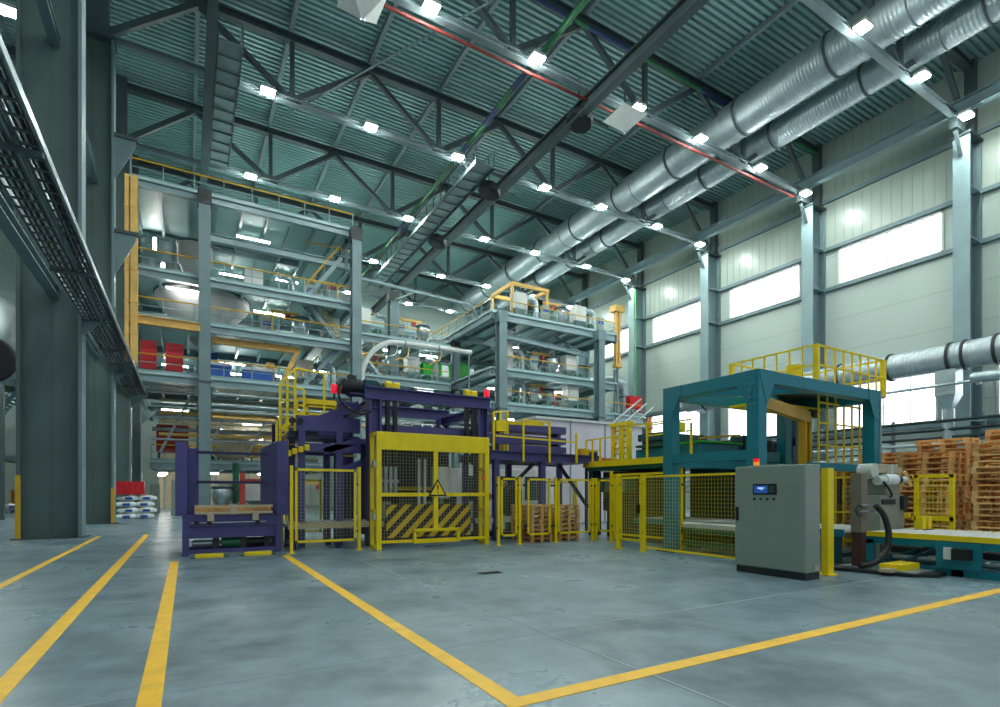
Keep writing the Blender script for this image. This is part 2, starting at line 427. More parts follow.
for yy in (4.7,-4.):  # rows outside the view, added as fill for the hall
    for j,x in enumerate((33,22.4,9.6,-1.)):
        copy_tree(L0,(x,yy,23.12),'unseen high-bay lamp added overhead by %s, %s from the windowed wall'%('the open front' if yy<0 else 'the roof start',ORD[j]))
# ---------------------------------------------------------------- roof ducts and pipes
def long_duct(x,z,r,lab,y0=3.,y1=64.):
    t=thing('ventilation_duct',(x,y0,z),lab,'duct')
    MB().cyl((x,y0,z),(x,y1,z),r,36).build('spiral_tube','spiral',t)
    y=y0+2.2
    while y<y1:
        MB().lathe((x,y,z),[(r,-.06),(r+.07,-.06),(r+.07,.06),(r,.06)],36,'y').build('coupling_ring','steel_dark',t)
        y+=5.6
    for yy in TY:
        if yy<y1: MB().tube([(x+(r+.05)*math.cos(a),yy-1.4,z+(r+.05)*math.sin(a)) for a in [math.pi*(1+q/10) for q in range(11)]],.03,6).build('hanger_strap','galv_dull',t)
    return t
long_duct(30.9,25.7,1.15,'thick silver spiral ventilation duct under the roof, the one farther from the windows')
long_duct(34.3,25.6,.85,'thinner silver spiral ventilation duct under the roof, the one nearer the windows')
def pipe(name,pts,r,m,lab,cat='pipe',group=None,sub=0,n=10):
    o=MB().tube(pts,r,n,sub).build(name,m); return tag(o,lab,cat,group)
pipe('red_pipe',[(-2,23.6,23.5),(39,23.6,23.5)],.08,'pipe_red','dark red sprinkler pipe along the bottom of the second roof truss')
t=thing('green_pipe',(16.2,5,24.6),'green pipe with blue bands running lengthwise high under the roof','pipe')
MB().cyl((16.2,5,24.7),(16.2,62,24.7),.16,14).build('pipe_run','pipe_green',t)
for y in (24.6,28.,32.,44.): MB().cyl((16.2,y,24.7),(16.2,y+1.7,24.7),.165,14).build('band','pipe_blue',t)
t=thing('green_pipe',(26,23.2,27),'green and blue pipe across the hall beside the top of the second truss','pipe')
MB().cyl((14,23.0,26.95),(40.5,23.0,26.95),.12,12).build('pipe_run','pipe_green',t)
for x in (15.,19.,28.,33.): MB().cyl((x,23.0,26.95),(x+3,23.0,26.95),.125,12).build('band','pipe_blue',t)
pipe('conduit',[(5,36,24.9),(12.7,22,24.9)],.05,'purlin_paint','thin grey conduit slanting under the deck near the ceiling walkway')
# ceiling walkways / ladder trays
def walkway(x,y0,y1,z,w_,lab,cage=True):
    t=thing('ceiling_walkway',(x,y0,z),lab,'walkway')
    f=MB().box(x-w_/2,x+w_/2,y0,y1,z-.04,z)
    y=y0
    while y<y1: f.box(x-w_/2,x+w_/2,y-.05,y+.05,z-.14,z-.04); y+=1.1
    f.build('deck_grating','galv_dull',t)
    for s in (-1,1):
        MB().box(x+s*w_/2-.04,x+s*w_/2+.04,y0,y1,z-.2,z+.06).build('side_rail','steel_dark',t)
        if cage:
            MB().box(x+s*w_/2-.025,x+s*w_/2+.025,y0,y1,z+1.05,z+1.1).build('hand_rail','steel_dark',t)
            y=y0
            while y<=y1: MB().box(x+s*w_/2-.025,x+s*w_/2+.025,y-.025,y+.025,z,z+1.05).build('baluster','steel_dark',t); y+=1.4
    return t
walkway(1.85,29.5,41.,23.7,1.1,'narrow grey walkway slung under the roof beside the mezzanine runway beam',True)
walkway(16.9,31,56,23.1,1.35,'long grey caged walkway slung lengthwise under the middle of the roof')
# white pyramid air diffusers and dark circulation fans
def diffuser(x,y,z,lab):
    t=thing('air_diffuser',(x,y,z),lab,'diffuser','pyramid diffusers')
    a=.85
    MB().add([(x-a,y-a,z+.4),(x+a,y-a,z+.4),(x+a,y+a,z+.4),(x-a,y+a,z+.4),(x,y,z-.45)],[(0,1,4),(1,2,4),(2,3,4),(3,0,4),(3,2,1,0)]).build('pyramid_hood','offwhite',t)
    MB().cyl((x,y,z-.52),(x,y,z-.38),.1,10).build('sensor','galv',t)
    MB().cyl((x,y,z+.4),(x,y,z+3),.035,8).build('hanger','steel_dark',t)
diffuser(6.3,22.2,21.6,'white pyramid-shaped diffuser at the top of the view')
diffuser(20.9,22.2,21.8,'white pyramid-shaped diffuser beside the second roof truss lamps')
def fan(x,y,z,lab):
    t=thing('circulation_fan',(x,y,z),lab,'fan','dark roof circulation fans')
    MB().prof((x,y,z-.22),(x+.12,y,z+.22),[(.78*math.cos(a*math.pi/4+.39),.78*math.sin(a*math.pi/4+.39)) for a in range(8)]).build('fan_housing','fan_grey',t); MB().cyl((x-.03,y,z-.28),(x,y,z-.2),.5,18).build('fan_grille','black',t)
    MB().bar((x,y,z+.4),(x+2.2,y,z+.3),.08).build('arm','steel_dark',t)
    MB().cyl((x,y,z+.3),(x,y,z+2.4),.04,8).build('hanger','steel_dark',t)
fan(19.6,24.6,23.1,'dark circulation fan under the roof beside the second roof truss') 
fan(18.3,33.,22.7,'dark circulation fan hanging by the third truss and the long walkway')
fan(18.2,41.9,22.7,'dark circulation fan hanging near the fourth truss over the walkway')

o=MB().cyl((40.05,41.0,8),(40.05,41.0,22.5),.07,10).build('green_drain_pipe','green_bright'); tag(o,'thin bright green upright pipe on the wall column beside the window-side mezzanine','pipe')
# ================================================================ mezzanines
def deck(x0,x1,y0,y1,z,h,lab,step=1.55,skip=()):
    t=thing('mezzanine_deck',((x0+x1)/2,y0,z-h),lab,'platform')
    MB().box(x0,x1,y0,y1,z-.1,z).build('floor_plate','underside',t)
    MB().ibeam((x0,y0+.15,z-.1-h/2),(x1,y0+.15,z-.1-h/2),.32,h,.06).build('edge_beam','steel_light',t)
    for xx in (x0+.15,x1-.15): MB().ibeam((xx,y0,z-.1-h/2),(xx,y1,z-.1-h/2),.28,h,.06).build('side_beam','steel',t)
    y=y0+7.5
    while y<y1: MB().ibeam((x0,y,z-.1-h/2),(x1,y,z-.1-h/2),.28,h,.05).build('cross_beam','steel',t); y+=7.5
    x=x0+step
    while x<x1-.5:
        MB().ibeam((x,y0+.3,z-.28),(x,y1,z-.28),.16,.34,.03).build('joist','steel_light',t); x+=step
    return t
def railing(pts,z,lab,top='rail_yellow',post='steel_light',h=1.1,step=1.6,group='mezzanine guard rails'):
    t=thing('guard_rail',(pts[0][0],pts[0][1],z),lab,'railing',group)
    mk=lambda hh,r,nm,m: MB().tube([(a,b,z+hh) for a,b in pts],r,6).build(nm,m,t)
    mk(h,.045,'top_rail',top); mk(h*.55,.03,'mid_rail',post)
    for (a,b),(c,d) in zip(pts[:-1],pts[1:]):
        L=math.hypot(c-a,d-b); n=max(1,round(L/step))
        for q in range(n+1):
            if q==0 and (a,b)!=pts[0]: continue
            x,y=a+(c-a)*q/n,b+(d-b)*q/n
            MB().box(x-.03,x+.03,y-.03,y+.03,z,z+h).build('post',post,t)
    k=MB()
    for (a,b),(c,d) in zip(pts[:-1],pts[1:]): k.bar((a,b,z+.08),(c,d,z+.08),.02,.16)
    k.build('kick_plate',post,t)
    return t
def mcol(x,y,z,lab,w_=.62,m='steel',hd='dark'):
    t=thing('mezzanine_column',(x,y,0),lab,'column','mezzanine columns')
    MB().ibeam((x,y-.0,0),(x,y,z),w_,w_,.09).build('shaft',m,t)
    MB().box(x-w_/2,x+w_/2,y-w_/2-.01,y-w_/2+.06,.0,z-.9).build('face_plate',m,t)
    MB().box(x-w_/2-.06,x+w_/2+.06,y-w_/2-.06,y+w_/2+.06,z-.9,z).build('head',hd,t)
    MB().box(x-w_,x+w_,y-w_,y+w_,0,.06).build('base_plate','dark',t)
    for zz in (8.3,): MB().box(x-w_/2-.03,x+w_/2+.03,y-w_/2-.03,y+w_/2+.03,zz,zz+.15).build('splice','steel_dark',t)
    return t
def stair(p,q,w_,lab,m='steel_light',rail='rail_yellow',side=(1,0)):
    p=Vector(p);q=Vector(q); s=Vector((side[0],side[1],0)).normalized()*w_/2
    t=thing('stair_flight',tuple(p),lab,'stairs','mezzanine stairs')
    for k in (-1,1):
        MB().bar(p+s*k,q+s*k,.06,.26).build('stringer',m,t)
        MB().tube([p+s*k+Vector((0,0,1)),q+s*k+Vector((0,0,1))],.035,6).build('hand_rail',rail,t)
        for i in range(5):
            c=p.lerp(q,i/4)+s*k; MB().tube([c,c+Vector((0,0,1))],.022,6).build('baluster',m,t)
    n=max(4,int((q.z-p.z)/.22)); b=MB(); d=(q-p); f=Vector((d.x,d.y,0)).normalized()*.13
    for i in range(1,n):
        c=p.lerp(q,i/n)
        a=[c-s-f,c+s-f,c+s+f,c-s+f]; b.poly(a,(0,0,.03))
    b.build('tread','steel_light',t); return t
def tube_light(x,y,z,L,lab,ang=0):
    t=thing('fluorescent_light',(x,y,z),lab,'lamp','tube lights under the mezzanines')
    d=Vector((math.cos(ang),math.sin(ang),0))*L/2; c=Vector((x,y,z))
    MB().bar(c-d+Vector((0,0,.09)),c+d+Vector((0,0,.09)),.16,.08).build('housing','offwhite',t)
    MB().tube([c-d*.97,c+d*.97],.055,8).build('tube','tube_glow',t)
    return t
def tank(x,y,prof,m,lab,legs=0,name='tank',cat='tank',n=24):
    t=thing(name,(x,y,prof[0][1]),lab,cat)
    MB().lathe((x,y,0),prof,n).build('shell',m,t)
    rr=max(r for r,h in prof); zz=[h for r,h in prof if r==rr]
    MB().lathe((x,y,0),[(rr,zz[-1]-.12),(rr+.07,zz[-1]-.12),(rr+.07,zz[-1]),(rr,zz[-1])],n).build('flange_ring','steel_dark',t)
    for i in range(legs):
        a=math.pi/4+i*2*math.pi/legs
        MB().bar((x+rr*math.cos(a),y+rr*math.sin(a),legs_z),(x+rr*math.cos(a),y+rr*math.sin(a),zz[-1]-.1),.12).build('leg','steel',t)
    return t
def panel_box(x0,x1,y0,y1,z0,z1,m,lab,name='panel_box',cat='box',ribs=3):
    t=thing(name,((x0+x1)/2,(y0+y1)/2,z0),lab,cat)
    MB().box(x0,x1,y0,y1,z0,z1).build('body',m,t,bevel=.02)
    b=MB()
    for i in range(ribs):
        z=z0+(z1-z0)*(i+1)/(ribs+1); b.box(x0-.02,x1+.02,y0-.03,y0,z-.03,z+.03)
    b.build('rib',m,t)
    return t
def motor(x,y,z,L,r,lab,m='teal_dark',ax='x',name='electric_motor',cat='motor'):
    t=thing(name,(x,y,z),lab,cat)
    d=Vector((1,0,0)) if ax=='x' else Vector((0,1,0)); c=Vector((x,y,z+r+.06))
    MB().cyl(c-d*L/2,c+d*L/2,r,16).build('barrel',m,t)
    f=MB()
    for i in range(9):
        p=c+d*(L*(-.4+.1*i)); f.cyl(p-d*.012,p+d*.012,r*1.1,16)
    f.build('cooling_fins',m,t)
    MB().cyl(c+d*L/2,c+d*(L/2+.14),r*.85,16,r*.5).build('fan_cowl','dark',t)
    MB().cbox(c+Vector((0,0,r)),(r*.9,r*.9,r*.5)).build('terminal_box',m,t)
    MB().box(x-r*.9,x+r*.9,y-r*.9,y+r*.9,z,z+.08).build('foot','dark',t)
    return t

ZL=[8.8,12.2,15.1,20.4]
NM=['first','second','third','top']
for i,z in enumerate(ZL):
    deck(-3.0,10.5,38.6,60,z,.48,'long grey steel deck of the tall mezzanine behind the aisle posts, '+NM[i]+' level')
    railing([(-2.9,38.75),(10.3,38.75)],z,'guard rail with yellow top along the front of the tall mezzanine, '+NM[i]+' level')
mcol(.95,38.35,20.3,'grey tall mezzanine front column rising behind the purple frame',.66)
mcol(10.4,38.35,20.3,'grey tall mezzanine front column rising behind the black gear motor',.66)
mcol(.95,47,20.3,'grey tall mezzanine column in the second row behind the hopper')
mcol(10.4,47,20.3,'grey tall mezzanine column in the second row behind the stairs')
mcol(15.9,46.3,19.4,'grey column standing free between the two mezzanines, nearer one',.8)
mcol(23.4,56,17.5,'grey column standing between the two mezzanines, farther one')
t=thing('support_beam',(5,40.2,18.1),'pale grey mid-height beam between the top and third mezzanine levels','beam')
MB().ibeam((.9,40.2,18.3),(10.4,40.2,18.3),.3,.5,.05).build('web_and_flanges','steel_light',t)
MB().bar((.95,40.2,17.9),(.95,40.2,20.3),.2).build('hanger','steel',t); MB().bar((10.2,40.2,17.9),(10.2,40.2,20.3),.2).build('hanger','steel',t)
deck(7.3,11.2,40.4,44,18.5,.3,'small grey landing hung below the top mezzanine level near the corner column')
railing([(7.4,40.5),(11.1,40.5),(11.1,43.8)],18.5,'yellow guard rail around the small landing under the top mezzanine level')
# middle deck linking both towers
for z,nm in ((15.1,'upper'),(11.6,'lower')):
    deck(10.8,21.2,45.4,60,z,.6,'grey linking deck between the two mezzanines, '+nm+' one')
    railing([(10.9,45.6),(21.1,45.6)],z,'yellow guard rail on the linking deck between the mezzanines, '+nm+' one')
deck(10.8,21.2,52,60,18.,.4,'high grey service deck at the back between the two mezzanines')
railing([(10.9,52.1),(21.1,52.1)],18.,'yellow guard rail on the high service deck at the back')
# second mezzanine
for i,(z,h) in enumerate(((9.0,.55),(11.9,.55),(16.55,.6))):
    deck(21.6,35.4,38.6,58,z,h,'grey deck of the mezzanine beside the windowed wall, '+['lowest','middle','roof'][i]+' level',step=1.7)
    railing([(21.7,57),(21.7,38.8),(35.2,38.8)] if i==2 else [(22.9,38.8),(32.3,38.8)],z,'guard rail on the mezzanine beside the windowed wall, '+['lowest','middle','roof'][i]+' level')
mcol(22.4,38.3,16.4,'grey front column of the mezzanine beside the windowed wall, nearer the hall middle',.72,hd='steel')
mcol(32.9,38.3,16.4,'grey front column of the mezzanine beside the windowed wall, nearer the windows',.72,hd='steel')
mcol(22.4,47,16.4,'grey second-row column of the mezzanine beside the windowed wall, hall side')
mcol(32.9,47,16.4,'grey second-row column of the mezzanine beside the windowed wall, window side')
deck(33.4,39.4,38.9,50,9.0,.6,'grey side platform filling the gap between mezzanine and windowed wall')
railing([(33.6,39.0),(39.3,39.0)],9.0,'yellow guard rail on the side platform by the windowed wall')
t=thing('support_beam',(27.6,39.4,14.6),'pale grey cross beam under the roof deck of the window-side mezzanine','beam')
MB().ibeam((22.6,39.4,14.9),(32.6,39.4,14.35),.25,.42,.05).build('web_and_flanges','steel_light',t)
MB().bar((23.2,39.4,14.9),(25.4,41,16.1),.2).build('strut','steel',t); MB().bar((31.8,39.4,14.4),(29.8,41,16.1),.2).build('strut','steel',t)
t=thing('support_beam',(15.9,41,17.6),'thin pale monorail beam crossing between the two mezzanines with curved end','beam')
MB().bar((10.7,41,17.95),(20.2,41,17.55),.2,.22).build('rail','steel_light',t)
MB().tube([(20.2,41,17.6),(21.,41,17.4),(21.5,41,16.9),(21.7,41,16.6)],.09,8,4).build('curved_end','steel_light',t)
MB().bar((15.9,41,17.7),(15.9,46.3,18.6),.14).build('hanger','steel',t)

# ---- equipment on the tall mezzanine
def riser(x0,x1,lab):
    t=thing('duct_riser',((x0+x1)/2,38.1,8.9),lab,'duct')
    MB().box(x0,x1,37.8,38.3,8.9,20).build('casing','tan_yellow',t)  # tan colour stands in for yellow lamplight on the casing
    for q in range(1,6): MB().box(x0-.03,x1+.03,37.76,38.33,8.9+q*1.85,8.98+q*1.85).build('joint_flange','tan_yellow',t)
riser(-3.12,-2.92,'narrow lamplight-tinted duct riser beside the wider one at the end of the tall mezzanine')
riser(-2.84,-2.5,'wide lamplight-tinted duct riser at the end of the tall mezzanine')
o=MB().ibeam((-3.05,38.0,11.72),(.7,38.0,11.68),.3,.5,.05).build('crane_rail','tan_yellow'); tag(o,'tan crane rail under the second mezzanine level left of the front column','beam')
o=MB().ibeam((1.4,39.3,11.35),(6.7,39.3,11.35),.3,.4,.05).build('crane_rail','tan_yellow'); tag(o,'tan crane rail under the second mezzanine level over the blue tanks','beam')
o=MB().bar((6.75,39.4,11.5),(5.75,39.4,9.3),.3,.3).build('inclined_chute','tan_yellow'); tag(o,'tan inclined chute leaning on the first mezzanine level','chute')
o=MB().bar((5.0,40.4,9.0),(5.0,40.4,10.5),.5,.5).build('tan_pillar_box','tan_yellow'); tag(o,'tan upright box beside the blue tanks and the chute','box')
tank(1.0,42.6,[(.5,11.3),(.52,11.6),(.55,11.62),(2.85,14.43),(2.9,14.5),(2.9,14.6),(2.9,14.95)],'hopper','big pale cone hopper hanging under the third mezzanine level',n=32,name='hopper',cat='hopper')
tank(.5,43.5,[(.4,16.2),(.42,16.25),(1.08,17.55),(1.1,17.6),(1.1,17.7),(1.1,18.9)],'hopper','small pale hopper above the third mezzanine level beside the column',name='hopper',cat='hopper')
tank(-1.2,45,[(.7,15.2),(.7,16.3),(.5,16.6)],'red_paint','squat dark red drum on the third mezzanine level',name='drum',cat='drum')
panel_box(-2.45,-1.62,39.3,39.5,9.1,10.85,'red','red panel box on the first mezzanine level, beside the lamplight-tinted riser')
panel_box(-1.15,-.2,39.3,39.5,9.1,10.85,'red','red panel box on the first mezzanine level, beside the front column')
for x0,x1,z1,lab in ((1.35,2.5,10.0,'short blue tank on the first mezzanine level next to the front column'),(3.2,5.1,9.9,'long blue tank on the first mezzanine level')):
    t=thing('blue_tank',((x0+x1)/2,40.2,8.82),lab,'tank')
    MB().box(x0,x1,39.7,40.7,9.0,z1-.25).build('vessel','blue',t,bevel=.08)
    MB().box(x0-.05,x1+.05,39.65,40.75,z1-.25,z1-.15).build('rim','blue',t)
    MB().box(x0,x1,39.9,40.5,z1-.15,z1+.1).build('lid','offwhite',t)
    for xx in (x0+.1,x1-.1): MB().box(xx-.06,xx+.06,39.75,40.65,8.82,9.0).build('foot','steel_dark',t)
panel_box(1.3,1.9,44,44.6,8.82,11.6,'blue','tall blue cabinet behind the blue tanks',name='cabinet',cat='cabinet')
panel_box(2.6,3.,41.5,42,12.22,13.6,'offwhite','white narrow hopper bag on the second mezzanine level',ribs=1)
# back partitions with studs
def partition(x0,x1,y,z0,z1,lab,m='steel_light'):
    t=thing('partition_panel',((x0+x1)/2,y,z0),lab,'panel')
    MB().box(x0,x1,y,y+.1,z0,z1).build('sheet',m,t)
    x=x0+.4
    while x<x1: MB().box(x-.06,x+.06,y-.1,y,z0,z1).build('stud','steel_light',t); x+=1.4
partition(-2.8,.6,46,15.15,20.1,'pale teal sheet partition behind the third mezzanine level lamps')
partition(-2.8,9.8,55,8.9,12.,'grey sheet partition at the back of the first mezzanine level')
partition(-2.8,9.8,57,12.3,15.,'grey sheet partition at the back of the second mezzanine level')
partition(11,20.5,58,15.2,17.8,'grey sheet partition at the back of the linking deck')
t=thing('door_frame',(0,44.8,15.15),'grey portal frame standing before the sheet partition','frame')
MB().box(-.55,-.42,44.7,44.85,15.15,19.6).build('post','steel',t); MB().box(-.55,2.,44.7,44.85,19.5,19.65).build('lintel_bar','steel',t); MB().box(-.9,-.8,44.7,44.85,16.8,19.2).build('post','steel',t)
for zz in (18.4,17.2): MB().box(-.4,2.6,44.7,44.8,zz,zz+.15).build('shelf_bar','steel',t)
# stairs in the corner bay
stair((6.9,39.9,8.8),(9.7,39.9,12.2),1.0,'steel stair flight from first to second level in the corner bay',side=(0,1))
stair((9.6,40.1,12.2),(7.2,40.1,15.1),1.0,'steel stair flight from second to third level in the corner bay',side=(0,1))
stair((7.2,39.7,15.1),(9.6,39.7,18.4),1.0,'steel stair flight from third level to the small landing',side=(0,1))
stair((16.5,50,11.6),(13.5,50,15.1),1.,'steel stair flight on the linking deck',side=(0,1))
stair((25.6,40.6,11.9),(23.6,41.6,14.6),1.,'steel stair flight on the middle level of the window-side mezzanine',side=(0,1))
# more machinery, one by one
rr=random.Random(3)
def clutter(n,x0,x1,y0,y1,z,where):
    kinds=['steel dosing vessel','grey gearbox unit','pale dust filter','green pump','silver elbow duct','grey control box','yellow hoist']
    for i in range(n):
        k=(i+int(z))%7; x=x0+(x1-x0)*(i+.5)/n; y=rr.uniform(y0,y1); lab=kinds[k]+' '+where+', '+ORD[i]+' machine along that level'
        if k==0: tank(x,y,[(.2,z+.02),(.25,z+.5),(.6,z+1.0),(.6,z+1.9),(.2,z+2.1)],'galv',lab,name='dosing_vessel',cat='vessel')
        elif k==1: motor(x,y,z,1.1,.34,lab,m='machine_grey',name='gearbox')
        elif k==2:
            t=thing('dust_filter',(x,y,z),lab,'filter'); MB().box(x-.6,x+.6,y-.5,y+.5,z+.9,z+2.3).build('housing','offwhite',t,bevel=.03)
            MB().add([(x-.6,y-.5,z+.9),(x+.6,y-.5,z+.9),(x+.6,y+.5,z+.9),(x-.6,y+.5,z+.9),(x,y,z+.2)],[(0,1,4),(1,2,4),(2,3,4),(3,0,4),(0,3,2,1)]).build('cone','galv',t)
            for a in (-.55,.55): MB().box(x+a-.04,x+a+.04,y-.5,y-.42,z,z+.95).build('leg','steel',t)
        elif k==3: motor(x,y,z,.9,.3,lab,m='green_paint',name='pump',cat='pump',ax='y')
        elif k==4:
            t=thing('elbow_duct',(x,y,z),lab,'duct'); MB().tube([(x-.9,y,z+2.2),(x-.3,y,z+2.2),(x,y,z+2.0),(x+.1,y,z+1.6),(x+.1,y,z)],.26,14,4).build('bend','galv',t)
            MB().lathe((x+.1,y,z+.0),[(.26,0),(.34,0),(.34,.1),(.26,.1)],14).build('collar','steel_dark',t)
        elif k==5:
            t=thing('control_box',(x,y,z),lab,'box'); MB().box(x-.4,x+.4,y-.2,y+.2,z+.6,z+1.8).build('enclosure','cabinet',t,bevel=.02)
            MB().box(x-.3,x+.3,y-.22,y-.2,z+1.2,z+1.5).build('label_plate','blue',t); MB().bar((x,y,z),(x,y,z+.6),.14).build('stand','steel_dark',t)
        else:
            t=thing('hoist_frame',(x,y,z),lab,'hoist')
            for a in (-.8,.8): MB().bar((x+a,y,z),(x+a,y,z+2.2),.12).build('leg','tan_yellow',t)
            MB().bar((x-1,y,z+2.2),(x+1,y,z+2.2),.14,.2).build('beam','tan_yellow',t); MB().cbox((x+.2,y,z+1.9),(.35,.3,.35)).build('trolley','red_paint',t)
clutter(4,5.9,9.8,40.6,41.6,8.8,'on the first level of the tall mezzanine')
clutter(5,4.4,9.8,41,42,12.2,'on the second level of the tall mezzanine')
clutter(6,2.2,9.8,41,42.2,15.1,'on the third level of the tall mezzanine')
clutter(8,11.4,20.8,46.1,47.2,11.6,'on the lower linking deck')
clutter(8,11.4,20.8,46.1,47.2,15.1,'on the upper linking deck')
clutter(9,23.4,32,39.5,40.6,9.0,'on the lowest level of the window-side mezzanine')
clutter(7,25.4,32.2,39.8,40.8,11.9,'on the middle level of the window-side mezzanine')
clutter(11,24.6,35,39.4,40.2,16.55,'on the roof level of the window-side mezzanine')
tank(24.1,40.6,[(.75,11.95),(.75,13.2),(.8,13.25),(.8,13.4),(.75,13.45),(.75,15.4),(.85,15.5),(.85,15.7)],'hopper','tall pale ribbed vessel beside the hall-side column on the middle level',name='vessel',cat='vessel')
# diagonal ducts on the window-side mezzanine
for i,(p,q,r,lab) in enumerate((((25.2,41.2,12.9),(31.5,44,15.9),.45,'silver slanting duct above the middle level of the window-side mezzanine'),
        ((24.5,41.2,9.6),(31.,43,11.0),.4,'silver slanting duct above the lowest level of the window-side mezzanine'),
        ((26.5,40.6,12.7),(32.3,41.5,14.2),.2,'thin silver slanting pipe near the window-side front column'))):
    t=thing('slanting_duct',p,lab,'duct'); MB().cyl(p,q,r,18).build('tube','galv',t)
    d=Vector(q)-Vector(p)
    for k in range(1,5):
        c=Vector(p)+d*k/5; MB().cyl(c-d.normalized()*.05,c+d.normalized()*.05,r*1.1,18).build('clamp','steel_dark',t)
for i in range(8):
    p=(24+i*1.05,41.6+i*.1,12.0+.25*(i%3)); q=(25.6+i*1.05,42.2+i*.1,15.6-.4*(i%4))
    pipe('process_pipe',[p,(p[0],p[1],p[2]+1.5),(q[0],q[1],q[2]-1),q],.07+.02*(i%3),['galv','steel_light','offwhite'][i%3],'pale pipe bent upward on the middle level of the window-side mezzanine, '+ORD[i]+' along',sub=3,group='process pipes')
for i in range(7):
    x=23.8+i*1.2
    pipe('process_pipe',[(x,41,9.1),(x,41,10.2+.2*(i%3)),(x+.9,42,10.6),(x+1.4,44,11.1)],.08,['galv','steel_light','red_paint'][i%3],'process pipe rising from the lowest level of the window-side mezzanine, '+ORD[i]+' from the hall side',sub=3,group='process pipes')
for i in range(9):
    x=11.3+i*1.05
    pipe('process_pipe',[(x,44.6,12.6+.3*(i%3)),(x+.5,44.9,13.2),(x+1.3,45.2,13.4+.2*(i%2)),(x+1.5,45.3,14.4)],.06,['galv','tan_yellow','steel_light'][i%3],'slim pipe bend in front of the linking decks, '+ORD[i]+' from the corner column',sub=3,group='process pipes')
for i in range(8):
    x=3.+i*.85
    pipe('process_pipe',[(x,48,9),(x,48,10.2+.3*(i%3)),(x+.4,48,10.9),(x+.6,49,11.8)],.07,['galv','steel_light','tan_yellow','red_paint'][i%4],'slim pipe behind the blue tanks on the first level, '+ORD[i]+' from the front column',sub=3,group='process pipes')
t=thing('conveying_pipe',(15,40.6,10.6),'big pale curved conveying pipe in front of the linking decks','pipe')
MB().tube([(11.5,40.6,9.2),(11.55,40.6,10.8),(12.2,40.6,12.2),(13.3,40.6,13.05),(14.7,40.6,13.3),(20.8,40.6,13.35)],.2,14,5).build('tube','offwhite',t)
for x in (14.9,17.8): MB().lathe((x,40.6,13.31),[(.2,-.05),(.28,-.05),(.28,.05),(.2,.05)],14,'x').build('coupling','galv_dull',t)
MB().bar((20.6,40.6,9.2),(20.6,40.6,13.4),.1).build('support_post','steel',t)
for (x0,x1,y,z0,z1,lab) in ((20.3,22.3,50,13.2,14.6,'bright green machine panel high between the mezzanines'),(23.6,25.3,50,13.3,14.9,'bright green machine panel behind the window-side mezzanine column'),(20.2,21.9,47.5,10.1,11.0,'small bright green machine panel low between the mezzanines')):
    panel_box(x0,x1,y,y+1.2,z0,z1,'green_bright',lab,name='green_machine_panel',cat='panel',ribs=2)
o=deck(19.8,26,49.6,52,13.1,.25,'small deck carrying the bright green panels')
o=deck(19.9,22.5,47.2,49.2,10.05,.22,'small low deck carrying the small green panel')
# yellow gantry on the roof deck and duct near the windows
t=thing('gantry_frame',(26.3,40.4,16.6),'tan yellow gantry frame on the roof deck of the window-side mezzanine','gantry')
for x,y in ((24.5,40),(28.2,40),(24.5,43.5),(28.2,43.5)): MB().bar((x,y,16.6),(x,y,19.7),.2).build('leg','tan_yellow',t)
for a,b in (((24.4,40,19.75),(28.4,40,19.75)),((24.4,43.5,19.75),(28.4,43.5,19.75)),((24.5,40,19.75),(24.5,43.5,19.75)),((28.2,40,19.75),(28.2,43.5,19.75))): MB().bar(a,b,.22,.3).build('beam','tan_yellow',t)
t=thing('bucket_elevator',(37,40.4,9.0),'tall tan elevator shaft between the window-side mezzanine and the wall','elevator')
MB().box(36.7,36.92,40.2,40.6,14.2,19.7).build('leg_casing','tan_yellow',t); MB().box(37.1,37.3,40.2,40.6,14.2,19.4).build('leg_casing','tan_yellow',t)
MB().box(36.4,37.6,40.0,40.8,19.4,20.0).build('head','tan_yellow',t); MB().box(36.6,37.4,40.1,40.7,13.9,14.3).build('boot','tan_yellow',t); MB().bar((35.4,40.4,16.3),(36.7,40.4,16.3),.14).build('support_arm','steel',t); MB().bar((37,40.4,9.0),(37,40.4,13.9),.14).build('support_post','steel',t)
t=thing('elbow_duct',(38.2,41.5,9.0),'fat silver elbow duct coming down beside the windowed wall','duct')
MB().tube([(33.6,42.6,12.2),(36.8,42.0,12.7),(38.3,41.6,12.6),(38.9,41.4,11.9),(39.0,41.4,9.0)],.62,20,5).build('bend','galv',t)
MB().lathe((39.0,41.4,11.2),[(.62,0),(.7,0),(.7,.12),(.62,.12)],20).build('collar','steel_dark',t)
t=thing('vent_stack',(37.4,40.2,9.0),'slim silver vertical vent stack beside the fat elbow duct','duct')
MB().cyl((37.35,41,9.0),(37.35,41,13.8),.28,16).build('tube','galv',t); MB().cyl((37.35,41,13.8),(37.35,41,14.05),.34,16,.1).build('cap','galv',t)
for i,(x0,x1) in enumerate(((38.0,38.9),(39.1,39.5))):
    panel_box(x0-.15,x1,39.5,40.1,9.9 if i==0 else 9.6,11.1,'red',['larger','narrow'][i]+' red fire box on the side platform by the windowed wall',ribs=1)
